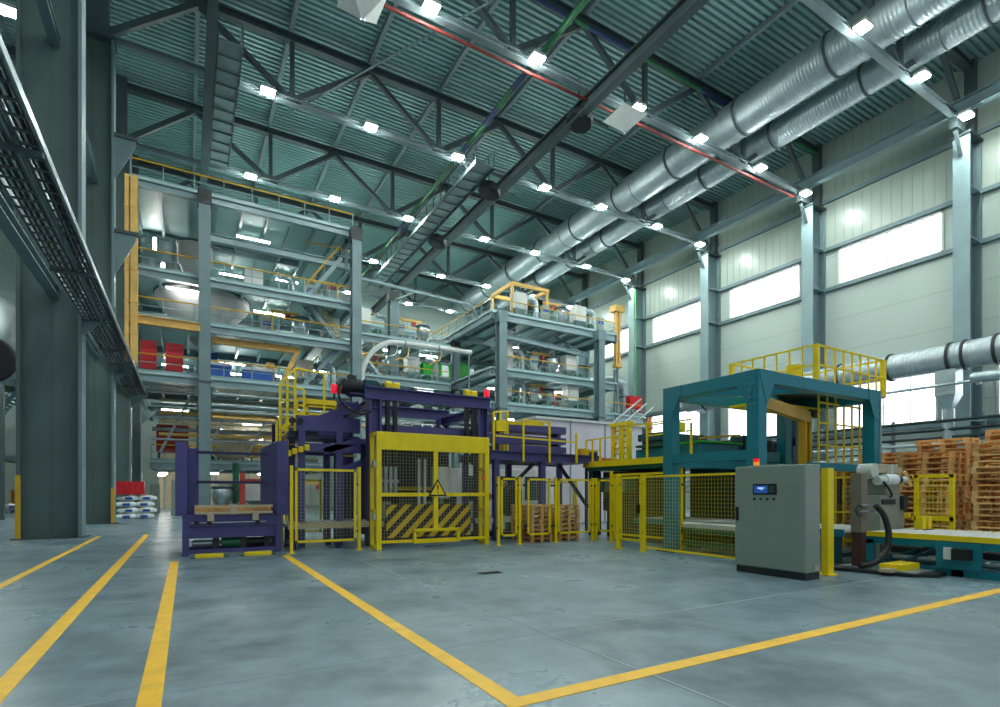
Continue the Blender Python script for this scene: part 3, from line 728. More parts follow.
# tube lights
TL=[(-.2,39.6,14.35,1.9,'in front of the big hopper'),(4.1,42,19.55,2.2,'under the top level between the front columns'),(5.1,42,14.45,2.0,'under the third level between the front columns'),
 (9.2,46,11.5,1.6,'under the second level near the stairs'),(12.5,47,14.3,1.6,'under the upper linking deck near the corner column'),(16,47,14.3,1.6,'under the upper linking deck beside the free column'),
 (19.6,47,14.3,1.8,'under the upper linking deck at its far end'),(13.5,47,10.8,1.6,'under the lower linking deck near the corner column'),(18.9,46.4,10.8,1.8,'under the lower linking deck at its far end'),
 (24.5,42.5,10.9,2.2,'under the middle level of the window-side mezzanine, hall side'),(30.2,41,10.9,2.6,'under the middle level of the window-side mezzanine, window side'),(26.5,44,15.4,2.4,'under the roof level of the window-side mezzanine'),
 (24.3,41,8.0,2.0,'under the lowest level of the window-side mezzanine'),(14.,54,17.3,1.8,'under the high service deck, corner side'),(19.,54,17.3,1.8,'under the high service deck, window side'),(3.,46,11.4,1.8,'under the second level behind the blue tanks')]
for lv,zz in (('first',7.9),('second',11.4),('third',14.3),('top',19.6)):  # extra tubes added deep inside to brighten the deck undersides
    for j,(x,y) in enumerate(((-.8,49),(3.2,50),(7.4,49),(5.4,56))): TL.append((x,y,zz,1.8,'added deep under the tall mezzanine %s level, %s from the aisle'%(lv,ORD[j])) if j<3 else (x,y,zz,1.8,'added at the far back under the %s level of the tall mezzanine'%lv))
for x,y,z,L,lab in TL: tube_light(x,y,z,L,'glowing tube light '+lab)
def wall_spot(x,y,z,lab,glow='spot_glow'):
    t=thing('work_light',(x,y,z),lab,'lamp','upright work lights on the mezzanine'); MB().box(x-.12,x+.12,y-.03,y+.12,z-.5,z+.5).build('housing','offwhite',t); MB().box(x-.09,x+.09,y-.06,y-.03,z-.4,z+.4).build('lens',glow,t)
wall_spot(-2.0,45.7,19.3,'upright work light on the pale sheet partition, the upper one')
wall_spot(-1.5,45.7,17.6,'upright work light on the pale sheet partition, the lower one')
wall_spot(5.7,54.6,10.9,'upright work light at the back of the first mezzanine level')
# lower pipe runs across the front of the first level
for i,(z,r,m) in enumerate(((7.85,.11,'galv'),(7.5,.09,'steel_dark'),(7.15,.12,'galv'),(6.75,.1,'galv_dull'),(6.35,.09,'tan_yellow'))):
    pipe('service_pipe',[(1.4,39,z),(20,39,z)],r,m,'long service pipe under the first mezzanine level, '+ORD[i]+' from the top',group='service pipes')
for i in range(3):
    o=MB().box(-2.4,.4,38.3+i*.22,38.42+i*.22,7.5+i*.25,7.62+i*.25).build('cable_tray','steel_dark'); tag(o,'dark cross cable tray joining the aisle tray to the mezzanine, '+['lowest','middle','highest'][i]+' of three','cable tray','cross cable trays')
# ground level under the tall mezzanine
deck(-2.2,9.6,43.5,56,3.7,.45,'low grey service platform on the ground floor under the tall mezzanine')
railing([(-2.1,43.6),(9.5,43.6)],3.7,'yellow guard rail on the low service platform under the tall mezzanine')
t=thing('red_machine',(-.9,45,3.7),'big red machine housing on the low service platform','machine')
MB().box(-1.85,.1,44.5,46.5,4.4,6.3).build('housing','red_paint',t,bevel=.05); MB().box(-1.6,-.2,44.4,44.5,4.7,5.7).build('door_panel','red_paint',t)
for x in (-1.7,-.1): MB().box(x-.08,x+.08,44.6,44.8,3.7,4.4).build('leg','steel_dark',t)
t=thing('mixer_machine',(2.8,44.2,3.7),'beige mixer drum on the low service platform behind the purple frame','machine')
MB().lathe((2.8,44.4,0),[(.5,3.9),(1.2,4.3),(1.3,5.3),(.8,5.7)],20).build('drum','beige',t); MB().cbox((4.6,44.4,4.6),(1.2,.8,.9)).build('gear_case','tan_yellow',t); MB().cyl((4.,44.4,4.6),(4.,44.4,6.2),.12,10).build('shaft','galv',t)
for a in (-.8,.8): MB().bar((2.8+a,44.4,3.7),(2.8+a,44.4,4.3),.15).build('leg','steel_dark',t)
t=thing('green_column_pipe',(3.0,42.4,0),'green upright pipe under the beige mixer drum','pipe'); MB().cyl((3,42.4,0),(3,42.4,3.6),.22,12).build('tube','green_paint',t); MB().cyl((3,42.4,1.6),(3,42.4,1.8),.3,12).build('flange','steel_dark',t)
t=thing('red_post_frame',(3.6,41,0),'dark red post frame standing behind the purple frame','frame')
for x in (3.3,4.7): MB().box(x-.16,x+.16,40.85,41.15,0,2.9).build('post','red_paint',t)
MB().box(3.3,4.7,40.9,41.1,2.2,2.45).build('cross_bar','red_paint',t)
panel_box(-.9,.1,41.,42,.02,2.3,'cabinet','grey floor cabinet beside the front mezzanine column',name='cabinet',cat='cabinet',ribs=1)
panel_box(-2.3,-1.7,46,46.6,.02,2.1,'cabinet','pale grey cabinet in the lit passage under the mezzanine',name='cabinet',cat='cabinet',ribs=1)
panel_box(2.0,2.6,42.8,43.3,.02,2.3,'cabinet','slim grey cabinet below the low service platform',name='cabinet',cat='cabinet',ribs=1)
for i in range(2):  # tubes added out of sight to light the space below
    tube_light(1.5+i*4.6,51,3.1,1.6,'hidden tube light added under the low service platform, '+ORD[i]+' from the aisle')
clutter(6,.8,9.4,45.5,47,3.7,'on the low service platform')
clutter(7,1.6,9.,42,43,.02,'on the ground floor before the low platform')
for i in range(8):
    z=5.0+.38*i; y=41.5+.5*(i%3)
    pipe('service_pipe',[(-2+.4*(i%2),y,z),(9.5,y,z+.1)],.08+.03*(i%3),['galv','tan_yellow','galv_dull','beige'][i%4],'service pipe above the low platform, '+ORD[i]+' from the bottom',group='service pipes')
for i in range(4):
    o=MB().bar((-1.5+2.6*i,41.6,4.2),(.2+2.6*i,41.6,7.9),.14).build('slanting_brace','galv_dull'); tag(o,'slanting pale brace above the low platform, '+ORD[i]+' from the aisle','brace','slanting braces')
for i in range(3):  # work lights added to give the low area its warm light
    wall_spot(-.6+3.2*i,53,6.6,'added warm upright work light above the low platform, '+ORD[i]+' from the aisle','warm_glow')
partition(-2.2,9.8,58,.05,8.6,'sheet partition in painted warm light closing the ground floor behind the low platform','beige')  # beige sheet colour carries the warm light of this area

for j,(x,y) in enumerate(((-1.6,49),(-1.9,55),(1.2,48))):  # lamps added to brighten the ground-floor passage
    t=thing('passage_fill_light',(x,y,3.0),'added warm lamp above the passage on the ground floor under the mezzanine, '+ORD[j]+' one in','lamp','added passage lamps')
    MB().box(x-.3,x+.3,y-.15,y+.15,3.02,3.14).build('housing','offwhite',t); MB().box(x-.26,x+.26,y-.12,y+.12,2.97,3.02).build('lens','spot_glow',t)
# ================================================================ aisle side: cable trays, bags, pallets behind the columns
def tray(x0,x1,y0,y1,z,lab,cables=4):
    t=thing('cable_tray',((x0+x1)/2,y0,z),lab,'cable tray')
    for x in (x0,x1): MB().box(x-.03,x+.03,y0,y1,z,z+.16).build('side_rail','galv',t)
    ys=[];y=y0
    while y<y1: ys += [y-.03,y+.03]; y+=.42
    e=.03; vs=[];fs=[]
    for yy in ys: vs += [(x0,yy,z),(x0+e,yy,z),(x1-e,yy,z),(x1,yy,z)]
    for q in range(len(ys)-1):
        a=4*q
        for c_ in ((0,1,2) if q%2==0 else (0,2)): fs.append((a+c_,a+c_+1,a+c_+5,a+c_+4))
    o_=MB().add(vs,fs).build('rung_lattice','steel_dark',t); so=o_.modifiers.new('thick','SOLIDIFY'); so.thickness=.03
    for k in range(cables):
        x=x0+(x1-x0)*(k+.7)/(cables+.4)
        MB().tube([(x+.02*math.sin(q*2.1+k),y0+(y1-y0)*q/12,z+.06+.01*(q%2)) for q in range(13)],.028+.008*(k%3),6).build('cable','rubber' if k%2 else 'dark',t)
    return t
tray(-3.05,-2.55,1.5,39.5,7.42,'wide cable ladder running past the plate columns, inner one',4)
tray(-2.48,-2.18,1.5,39.5,7.5,'narrow cable ladder running past the plate columns, outer one',3)
for i,y in enumerate((6,12,18,27,30,36)):
    o=MB().cbox((-2.62,y,7.36),(.95,.08,.08)).build('tray_hanger','steel_dark'); tag(o,'dark cross bar under the aisle cable ladders, '+ORD[i]+' from the camera','cross bar','tray cross bars')
def bag(x,y,z,lab,s=1.,m='white'):
    t=thing('big_bag',(x,y,z),lab,'bag','white and blue sacks beside the aisle columns')
    b=MB(); n=14
    pr=[(.30,0),(.52,.05),(.56,.16),(.52,.28),(.34,.35),(.1,.37)]
    vs=[];fs=[]
    for r,h in pr:
        for k in range(n):
            a=2*math.pi*k/n; w=1+.07*math.sin(3*a+x*7)+.05*math.sin(5*a+y*3)
            vs.append((x+s*r*w*1.15*math.cos(a),y+s*r*w*.8*math.sin(a),z+s*h*(1+.1*math.sin(2*a+x))))
    for i in range(len(pr)-1):
        for k in range(n): fs.append((i*n+k,i*n+(k+1)%n,(i+1)*n+(k+1)%n,(i+1)*n+k))
    b.add(vs,fs,True); b.add(vs[:n],[tuple(reversed(range(n)))]); b.add(vs[-n:],[tuple(range(n))])
    b.build('sack',m,t)
    MB().box(x-.2*s,x+.2*s,y-.47*s,y-.40*s,z+.08*s,z+.24*s).build('print','blue',t,label='blue print on the sack')
    return t
k=0
for lev in range(4):
    for c in range(2):
        bag(-3.0+c*.85+.12*(lev%2),37.6,lev*.35,['lowest','second','third','topmost'][lev]+' white and blue sack of the '+['aisle-side','hall-side'][c]+' stack under the red crate',.86)
t=thing('red_crate',(-2.9,37.6,1.42),'bright red crate lying on the white and blue sacks','crate')
MB().box(-3.6,-2.15,37.2,38,1.42,2.15).build('body','red',t); b=MB()
for q in range(6): b.box(-3.55+q*.27,-3.5+q*.27,37.16,37.2,1.45,2.12)
b.build('rib','red',t)
for c in range(2):
    for lev in range(2): bag(-10.9-c*1.1,52-.3*lev,lev*.35,['lower','upper'][lev]+' white sack in the aisle beside the nearest plate column, '+['nearer the column','farther from the column'][c],.95)
# silver vessels in the side aisle
t=thing('round_vessel',(-9.6,40,8.2),'big dark silver round vessel in the side aisle behind the nearest plate column','vessel')
MB().lathe((-9.9,40.5,0),[(.6,8.2),(1.4,8.8),(1.6,10.5),(1.5,12.2),(.6,12.9)],22).build('shell','galv_dull',t)
for a in (-1,1): MB().bar((-9.9+a,39.8,0),(-9.9+a,39.8,9),.2).build('leg','steel_dark',t)
t=thing('fan_casing',(-7,30,6.2),'silver fan casing mounted in the side aisle behind the nearest plate column','fan')
MB().cyl((-7.1,29.6,7.),(-7.1,30.6,7.),.85,22).build('casing','galv_dull',t); MB().lathe((-7.1,29.55,7.),[(.85,0),(.98,0),(.98,.14),(.85,.14)],22,'y').build('ring','black',t); MB().bar((-7.1,30.2,0),(-7.1,30.2,6.2),.25).build('support','steel_dark',t)
deck(-16,-6.2,42,60,9.,.4,'grey deck in the side aisle behind the nearest plate column')
deck(-18,-7.6,52.5,60,4.3,.35,'low grey deck far back in the side aisle')
stair((-13,50,4.3),(-10,50,9),1.,'steel stair flight far back in the side aisle',side=(0,1))
# ---- floor markings
def line(x0,x1,y0,y1,lab):
    o=MB().box(x0,x1,y0,y1,0,.005).build('floor_line','line_yellow'); tag(o,lab,'floor marking','yellow floor lines')
line(-2.72,-2.58,6,23.2,'yellow floor line nearest the big plate columns')
line(-1.34,-1.18,2,23.4,'yellow floor line between the column-side line and the one ending at the purple frame')
line(-.32,-.16,2,14.0,'yellow floor line ending in front of the purple frame')
line(2.0,2.16,3.44,14.0,'yellow floor line running to the corner post of the mesh fence')
line(2.0,26,3.28,3.44,'yellow floor line crossing in front of the grey control cabinet')
# ================================================================ foreground machines
def wire(m,a,b,z0,z1,ax,c,p=.085,r=.0022):
    # wire mesh between a..b along axis ax at offset c
    n=int((b-a)/p)
    for i in range(1,n):
        u=a+(b-a)*i/n
        if ax=='x': m.box(u-r,u+r,c-r,c+r,z0,z1)
        else: m.box(c-r,c+r,u-r,u+r,z0,z1)
    k=int((z1-z0)/p)
    for i in range(1,k):
        z=z0+(z1-z0)*i/k
        if ax=='x': m.box(a,b,c-r,c+r,z-r,z+r)
        else: m.box(c-r,c+r,a,b,z-r,z+r)
    return m
def pbox(m,ax,c,d,a,b,z0,z1):
    return m.box(a,b,c-d,c+d,z0,z1) if ax=='x' else m.box(c-d,c+d,a,b,z0,z1)
def fence(a,b,c,ax,lab,posts=(1,1),z0=.25,z1=1.96,door=False,pw=.075,ph=2.0,shrink=.085,wm='wire',mid=False):
    if a>b:a,b=b,a
    t=thing('mesh_gate' if door else 'mesh_fence',((a+b)/2,c,0) if ax=='x' else (c,(a+b)/2,0),lab,'gate' if door else 'fence',None if door else 'yellow mesh fences')
    for k,(u,on) in enumerate(((a,posts[0]),(b,posts[1]))):
        if on:
            p=pbox(MB(),ax,c,pw/2,u-pw/2,u+pw/2,.0,ph); pbox(p,ax,c,.09,u-.09,u+.09,0,.015); p.build('post','yellow',t)
    s=shrink if not door else .03
    x0,x1=a+s,b-s
    f=MB(); w_=.06
    pbox(f,ax,c,.02,x0,x1,z1-w_,z1); pbox(f,ax,c,.02,x0,x1,z0,z0+w_); pbox(f,ax,c,.02,x0,x0+w_,z0,z1); pbox(f,ax,c,.02,x1-w_,x1,z0,z1)
    if mid: pbox(f,ax,c,.02,x0,x1,1.0,1.04)
    f.build('frame','yellow',t)
    wire(MB(),x0+w_,x1-w_,z0+w_,z1-w_,ax,c).build('wire_mesh',wm,t)
    for u in (a,b):
        for z in (.5,1.75): pbox(MB(),ax,c,.03,u-.06,u+.06,z-.03,z+.03).build('clamp','dark',t)
    if door:
        h=MB(); pbox(h,ax,c-.05,.03,a+.06,a+.14,1.0,1.22); h.build('handle','black',t)
    return t
fence(2.28,4.0,14.4,'x','yellow mesh fence panel between the purple frame and the striped gate',z1=2.15,ph=2.22)
fence(7.8,8.52,13.5,'x','narrow yellow mesh fence panel just past the striped gate')
fence(8.72,9.72,13.5,'x','yellow mesh fence panel in front of the first upright pallet stack',posts=(0,0))
fence(9.84,11.3,13.5,'x','yellow mesh fence panel in front of the second upright pallet stack')
fence(11.45,12.25,13.5,'x','narrow yellow mesh fence panel by the conveyor opening')
fence(10.2,11.05,10.2,'y','yellow mesh gate door with black handle beside the teal portal leg',door=True,wm='yellow')
t=thing('mesh_fence',(10.2,8.8,0),'long yellow mesh fence crossing the foot of the teal portal leg up to the cabinet','fence','yellow mesh fences')
MB().box(10.18,10.22,6.9,10.14,1.92,1.97).build('top_rail','yellow',t); MB().box(10.18,10.22,6.9,10.14,.1,.15).build('bottom_rail','yellow',t)
wire(MB(),6.95,10.14,.15,1.92,'y',10.2).build('wire_mesh','yellow',t)
MB().box(10.17,10.23,10.1,10.16,0,2.0).build('post','yellow',t); MB().box(10.17,10.23,7.3,7.36,0,2.0).build('post','yellow',t)
t=thing('fence_post',(10.2,11.1,0),'yellow door post at the hinge side of the mesh gate door','post')
MB().box(10.16,10.24,11.08,11.16,0,2.05).build('shaft','yellow',t); MB().box(10.1,10.3,11.02,11.22,0,.015).build('foot_plate','yellow',t)
t=thing('fence_post',(10.4,5.65,0),'wide yellow fence post just behind the grey control cabinet','post')
MB().box(10.3,10.5,5.58,5.7,0,2.0).build('shaft','yellow',t); MB().box(10.25,10.55,5.5,5.78,0,.015).build('foot_plate','yellow',t)
fence(9.9,12.6,11.3,'y','yellow mesh fence panel behind the gate door along the conveyor',z1=2.1,ph=2.2)
fence(7.2,9.6,14.9,'y','yellow mesh fence panel behind the roller table inside the teal portal',mid=True)
fence(9.9,12.0,15.4,'y','yellow mesh fence panel far behind the teal portal',mid=True)
fence(2.6,3.9,18.2,'x','yellow mesh fence panel deep inside under the purple beams')
fence(11.6,13.3,16.9,'x','yellow mesh fence panel behind the second upright pallet stack')
# ---------------------------------------------------------------- striped gate
t=thing('safety_gate',(6.05,14.1,0),'big yellow mesh safety gate with warning triangle and black stripes','gate')
for x0,x1 in ((4.33,4.47),(7.6,7.74)):
    MB().box(x0,x1,13.93,14.05,0,3.15).build('post','yellow',t,bevel=.008); 
MB().box(4.3,4.4,14.35,14.45,0,3.15).build('post','yellow',t); MB().box(7.64,7.74,14.35,14.45,0,3.15).build('post','yellow',t)
s=MB()
for x in (4.35,7.69):
    for z in (.05,1.0,2.2,3.05): s.box(x-.05,x+.05,14.0,14.4,z,z+.09)
s.build('side_tie','yellow',t)
MB().box(4.33,7.74,13.94,14.02,2.68,3.16).build('header_plate','yellow',t,bevel=.01)
MB().box(4.47,7.6,13.95,14.01,1.43,1.53).build('mid_rail','yellow',t)
MB().box(5.97,6.1,13.94,14.0,.5,2.7).build('mullion','yellow',t)
MB().box(4.47,7.6,13.95,14.01,.17,.25).build('bottom_rail','yellow',t)
m=MB()
m.box(5.35,6.75,13.88,13.94,.46,.54).box(5.35,5.43,13.88,13.94,.14,.5).box(6.67,6.75,13.88,13.94,.14,.5).box(5.35,6.75,13.9,13.94,.14,.2)
m.build('push_frame','yellow',t)
wire(MB(),4.47,5.97,1.53,2.68,'x',13.98).build('wire_mesh','wire',t)
wire(MB(),6.1,7.6,1.53,2.68,'x',13.98).build('wire_mesh','wire',t)
wire(MB(),4.47,7.6,.25,1.43,'x',13.985).build('wire_mesh','wire',t)
MB().box(4.72,7.3,14.3,14.33,.28,1.2).build('striped_board','hazard',t,label='black and yellow diagonal striped board')
sg=MB().poly([(5.8,13.92,1.44),(6.36,13.92,1.44),(6.08,13.92,1.92)],(0,.012,0)).build('warning_sign','black',t)
MB().poly([(5.865,13.914,1.478),(6.295,13.914,1.478),(6.08,13.914,1.845)],(0,.008,0)).build('sign_face','yellow',sg)
e=MB().poly([(6.055,13.908,1.75),(6.105,13.908,1.75),(6.092,13.908,1.6),(6.068,13.908,1.6)],(0,.006,0)); e.box(6.062,6.098,13.908,13.914,1.525,1.562); e.build('exclamation_mark','black',sg)
for z in (.9,2.3): MB().cbox((4.28,14.0,z),(.07,.12,.16)).build('hinge_block','galv',t)
MB().cbox((7.55,13.92,1.95),(.1,.06,.14)).build('lock_switch','orange',t)
# ---------------------------------------------------------------- purple loading frame
t=thing('loading_frame',(1.03,15.4,0),'purple loading frame with tall side shields standing left of the mesh fence','machine')
MB().box(-.24,0,14.88,15.95,.98,2.74).build('side_shield','purple',t,bevel=.01)
MB().box(0,.26,15.72,15.95,.98,2.66).build('side_shield','purple',t)
MB().add([(1.72,15.95,.96),(1.72,15.72,.96),(2.0,14.86,.96),(2.28,14.86,.96),(2.28,15.95,.96),(1.72,15.95,2.72),(1.72,15.72,2.72),(2.0,14.86,2.86),(2.28,14.86,2.9),(2.28,15.95,2.84)],
   [(0,1,2,3,4),(9,8,7,6,5),(0,5,6,1),(1,6,7,2),(2,7,8,3),(3,8,9,4),(4,9,5,0)]).build('side_shield','purple',t,bevel=.008)
for z in (1.8,2.55): MB().box(.2,1.76,15.5,15.58,z-.035,z+.035).build('guide_bar','purple_deep',t)
MB().box(-.03,2.12,14.95,15.95,.7,.98).build('table_body','purple',t,bevel=.01)
MB().box(0,2.08,14.99,15.9,.42,.7).build('lower_skirt','purple',t)
for x0 in (-.1,1.98):
    for y0 in (14.92,15.85): MB().box(x0,x0+.14,y0,y0+.12,0,.98).build('leg','purple',t)
MB().box(-.1,2.12,14.93,15.02,.06,.15).build('base_beam','purple',t); MB().box(-.1,2.12,15.9,15.98,.06,.15).build('base_beam','purple',t)
for z in (1.04,1.2): MB().box(.16,1.9,14.86,14.96,z-.03,z+.03).build('loading_bar','beige',t)
for x in (.5,1.0,1.5): MB().box(x-.07,x+.07,14.85,14.97,.84 if x!=1.0 else 1.0,1.2 if x==1.0 else 1.07).build('bar_block','beige',t)
for y in (15.2,15.5,15.8): MB().box(.16,1.9,y-.05,y+.05,1.06,1.16).build('loading_bar','wood_old',t)
MB().cyl((.08,14.9,.8),(1.75,14.9,.8),.016,8).build('chain_rod','galv',t)
for x in (.2,.47,1.55): MB().cyl((x,14.86,.8),(x,14.94,.8),.055,12).build('sprocket','black',t)
for x,m_,r in ((.32,'galv',.08),(.95,'green_paint',.14),(1.5,'black',.11)): MB().cyl((x-.2,15.2,.28),(x+.22,15.2,.28),r,16).build('drive_roller',m_,t)
MB().cyl((.1,15.4,.27),(1.95,15.4,.27),.06,12).build('drive_shaft','galv',t)
for x in (.62,1.24,1.8): MB().box(x-.07,x+.07,15.1,15.3,.15,.42).build('bearing_block','dark',t)
for i,(x0,x1) in enumerate(((.16,.76),(1.2,1.82))):
    q=thing('floor_bumper',((x0+x1)/2,14.45,0),'yellow floor bumper in front of the purple loading frame, '+['aisle side','fence side'][i],'bumper','floor bumpers')
    MB().box(x0,x1,14.36,14.52,0,.09).build('bar','yellow',q,bevel=.015); MB().box(x0-.1,x1+.1,14.38,14.5,0,.012).build('base_plate','dark',q)
# ---------------------------------------------------------------- purple press gantry
t=thing('press_gantry',(6.4,15.8,0),'tall purple press gantry behind the striped yellow gate','machine')
for x0,y0 in ((4.46,15.0),(7.95,15.0),(4.46,18.),(7.95,18.)): 
    c=MB().box(x0,x0+.06,y0,y0+.4,0,4.2).box(x0+.3,x0+.36,y0,y0+.4,0,4.2).box(x0,x0+.36,y0+.17,y0+.23,0,4.2); c.build('column','purple',t)
MB().ibeam((4.35,15.1,4.37),(8.4,15.1,4.37),.3,.36,.04).build('top_beam','purple',t)
MB().ibeam((4.35,18.2,4.37),(8.4,18.2,4.37),.3,.36,.04).build('top_beam','purple',t)
MB().ibeam((4.64,15.1,4.1),(4.64,18.3,4.1),.26,.3,.04).build('side_beam','purple',t); MB().ibeam((8.13,15.1,4.1),(8.13,18.3,4.1),.26,.3,.04).build('side_beam','purple',t)
MB().box(4.8,8.0,15.25,15.4,3.1,3.52).build('cross_head','purple',t); MB().box(4.8,8.0,17.6,17.8,2.9,3.3).build('cross_head','purple',t)
MB().box(4.9,7.9,15.4,17.6,3.06,3.12).build('press_plate','purple_deep',t)
for x in (5.0,5.22,7.55,7.78): MB().box(x-.05,x+.05,14.98,15.12,2.4,4.2).build('guide_rail','black',t)
for x in (5.15,7.7):
    b=MB().box(x-.2,x+.2,14.98,15.22,4.55,4.62); b.cyl((x-.2,15.1,4.68),(x-.02,15.1,4.68),.085,12); b.cyl((x+.04,15.1,4.67),(x+.22,15.1,4.67),.075,12); b.build('bearing_block','yellow',t)
for i in range(5): MB().bar((5.6+.35*i,15.6,3.55),(6.4+.35*i,17.6,3.9),.05).build('link_rod','galv_dull',t)
MB().box(5.,7.8,16.8,16.9,3.55,3.7).build('spreader','machine_grey',t)
MB().box(5.,7.8,15.6,17.5,.7,.8).build('press_table','galv_dull',t)
for x in (5.2,7.4): MB().box(x,x+.2,15.7,17.4,0,.7).build('table_leg','purple_deep',t)
c=MB()
for i in range(5): c.box(5.1+.16*i,5.2+.16*i,16.6,16.7,1.5,2.35)
c.box(5.,5.9,16.62,16.72,1.85,1.95); c.build('gripper_bars','galv',t)
MB().box(4.95,7.6,16.9,17.0,1.6,1.72).build('rear_rail','yellow',t)
for x in (6.35,6.55): MB().box(x-.04,x+.04,16,16.1,.8,2.6).build('slide_post','offwhite',t)
MB().box(4.9,7.9,17.2,17.5,.8,2.9).build('rear_panel','purple_deep',t)
MB().box(4.86,4.96,15.5,17.5,.2,2.6).build('side_panel','purple_deep',t)
for i in range(4): MB().box(5.+.75*i,5.5+.75*i,16.2,16.5,.8,1.25+.15*(i%2)).build('drive_case','dark' if i%2 else 'machine_grey',t)
for i in range(3): MB().cyl((5.2+.9*i,15.7,1.0),(5.7+.9*i,15.7,1.0),.13,14).build('motor_barrel','dark',t)
MB().box(4.9,7.85,15.45,15.5,.1,.75).build('front_skirt','purple_deep',t)
t=thing('film_roll',(7.05,15.9,.82),'shiny pale film roll standing behind the mesh of the striped gate','roll')
MB().cyl((7.05,15.9,1.35),(7.05,15.9,2.35),.3,24).build('film','offwhite',t); MB().cyl((7.05,15.9,.82),(7.05,15.9,1.35),.08,12).build('spindle','galv',t); MB().cyl((7.05,15.9,2.35),(7.05,15.9,2.5),.06,12).build('core_end','dark',t)
t=thing('gear_motor',(4.4,15.3,4.3),'black gear motor with hanging cable on top of the purple gantry','motor')
MB().cyl((3.75,15.4,4.55),(4.35,15.4,4.55),.21,18).build('barrel','black',t)
f=MB()
for i in range(9): f.cyl((3.8+i*.06,15.4,4.55),(3.815+i*.06,15.4,4.55),.235,18)
f.build('cooling_fins','dark',t)
MB().cbox((4.55,15.35,4.56),(.4,.42,.42)).build('gear_case','teal_dark',t,bevel=.04); MB().cbox((4.05,15.35,4.8),(.22,.2,.12)).build('terminal_box','dark',t)
MB().cyl((4.8,15.35,4.6),(5.0,15.35,4.6),.16,16).build('coupling','dark',t); MB().cbox((4.4,15.35,4.33),(.9,.4,.06)).build('mounting_plate','purple_deep',t)
MB().tube([(3.8,15.2,4.7),(3.62,15.15,4.4),(3.75,15.1,4.0),(4.2,15.05,3.75),(4.5,15.0,3.85)],.035,8,6).build('cable','rubber',t)
def beacon(x,y,z,lab,m='beacon_red',h=.26):
    t=thing('signal_beacon',(x,y,z),lab,'beacon')
    MB().cyl((x,y,z-.16),(x,y,z),.035,10).build('stem','dark',t); MB().lathe((x,y,z),[(.09,0),(.09,h*.8),(.05,h)],14).build('lens',m,t); return t
beacon(3.62,15.6,4.36,'red signal beacon beside the black gear motor')
MB().box(3.5,3.9,15.5,15.7,4.1,4.2)
beacon(8.35,15.2,4.62,'red signal beacon at the far end of the purple gantry top')
# purple left-hand carriage with its beams
t=thing('stacker_frame',(3.6,16.6,0),'purple stacker beams reaching from the gantry toward the loading frame','machine')
MB().box(2.66,4.46,15.95,16.1,3.3,3.72).build('main_beam','purple',t)
MB().box(2.66,4.46,17.6,17.75,3.3,3.72).build('main_beam','purple',t)
MB().bar((4.46,16.05,4.15),(3.3,16.05,3.62),.12,.26).build('sloping_brace','purple',t)
MB().box(2.45,4.46,16.1,17.6,3.12,3.2).build('tray_plate','purple_deep',t)
MB().box(2.75,4.46,15.9,16.05,2.7,2.94).build('lower_beam','purple',t); MB().box(2.75,4.46,17.6,17.75,2.7,2.94).build('lower_beam','purple',t)
MB().bar((4.46,15.95,3.1),(3.4,15.95,2.72),.1,.18).build('sloping_brace','purple',t)
MB().bar((4.46,15.9,2.4),(3.8,15.9,2.15),.1,.2).build('sloping_brace','purple',t)
for x in (2.8,3.85):
    for y in (15.98,17.66): MB().box(x-.09,x+.09,y-.07,y+.07,0,3.3).build('post','purple',t)
MB().box(2.5,3.3,16.2,17.2,3.2,3.3).build('catch_plate','dark',t)
for x in (2.55,2.75): MB().cyl((x,15.9,3.55),(x,15.98,3.55),.09,14).build('wheel','black',t)
b=MB()
for i in range(4): b.cbox((2.42+.16*i,15.75,2.62+.06*i),(.12,.14,.16))
b.build('chain_link_guard','yellow',t)
MB().box(3.9,4.46,16.3,16.36,2.62,2.66).build('bar','yellow',t)
t=thing('access_platform',(3.2,17.6,0),'yellow access platform with ladder and railings above the purple stacker beams','platform')
MB().box(2.4,4.3,17.9,19.0,3.75,3.8).build('floor_plate','galv_dull',t)
for x,y in ((2.45,17.95),(4.2,17.95),(2.45,18.95),(4.2,18.95)): MB().box(x-.05,x+.05,y-.05,y+.05,0,3.75).build('leg','purple_deep',t)
for x,z0,z1 in ((2.38,2.6,4.75),(2.58,2.8,5.0),(2.8,3.2,5.25)): MB().box(x-.035,x+.035,17.0,17.07,z0,z1).build('rail_post','yellow',t)
MB().bar((2.38,17.03,4.75),(2.8,17.03,5.25),.05).build('hand_rail','yellow',t)
MB().bar((2.8,17.03,5.27),(3.78,17.6,5.3),.05).build('hand_rail','yellow',t); MB().box(3.74,3.8,17.57,17.63,3.75,5.3).build('rail_post','yellow',t)
MB().bar((2.38,17.03,4.75),(3.1,17.3,4.7),.045).build('hand_rail','yellow',t); MB().box(3.07,3.13,17.27,17.33,3.7,4.7).build('rail_post','yellow',t)
for k in range(8): MB().box(2.38,2.8,17.0,17.05,2.7+k*.26,2.73+k*.26).build('rung','yellow',t)
MB().bar((2.4,17.0,3.4),(3.0,17.0,3.95),.05,.12).build('stringer','yellow',t)
for z in (4.05,4.3,4.5): MB().box(3.0,4.2,17.9,17.95,z-.03,z+.03).build('hand_rail','yellow',t)
for x in (3.0,3.3,4.18): MB().box(x-.04,x+.04,17.9,17.97,3.75,4.5).build('rail_post','yellow',t)
MB().box(3.3,4.2,17.85,17.9,4.36,4.52).build('kick_plate','yellow',t)
MB().box(2.2,2.26,16.6,16.66,0,3.6).build('rail_post','yellow',t); MB().box(2.46,2.52,16.6,16.66,0,3.6).build('rail_post','yellow',t)
for k in range(11): MB().box(2.2,2.5,16.61,16.65,.4+k*.28,.43+k*.28).build('rung','yellow',t)
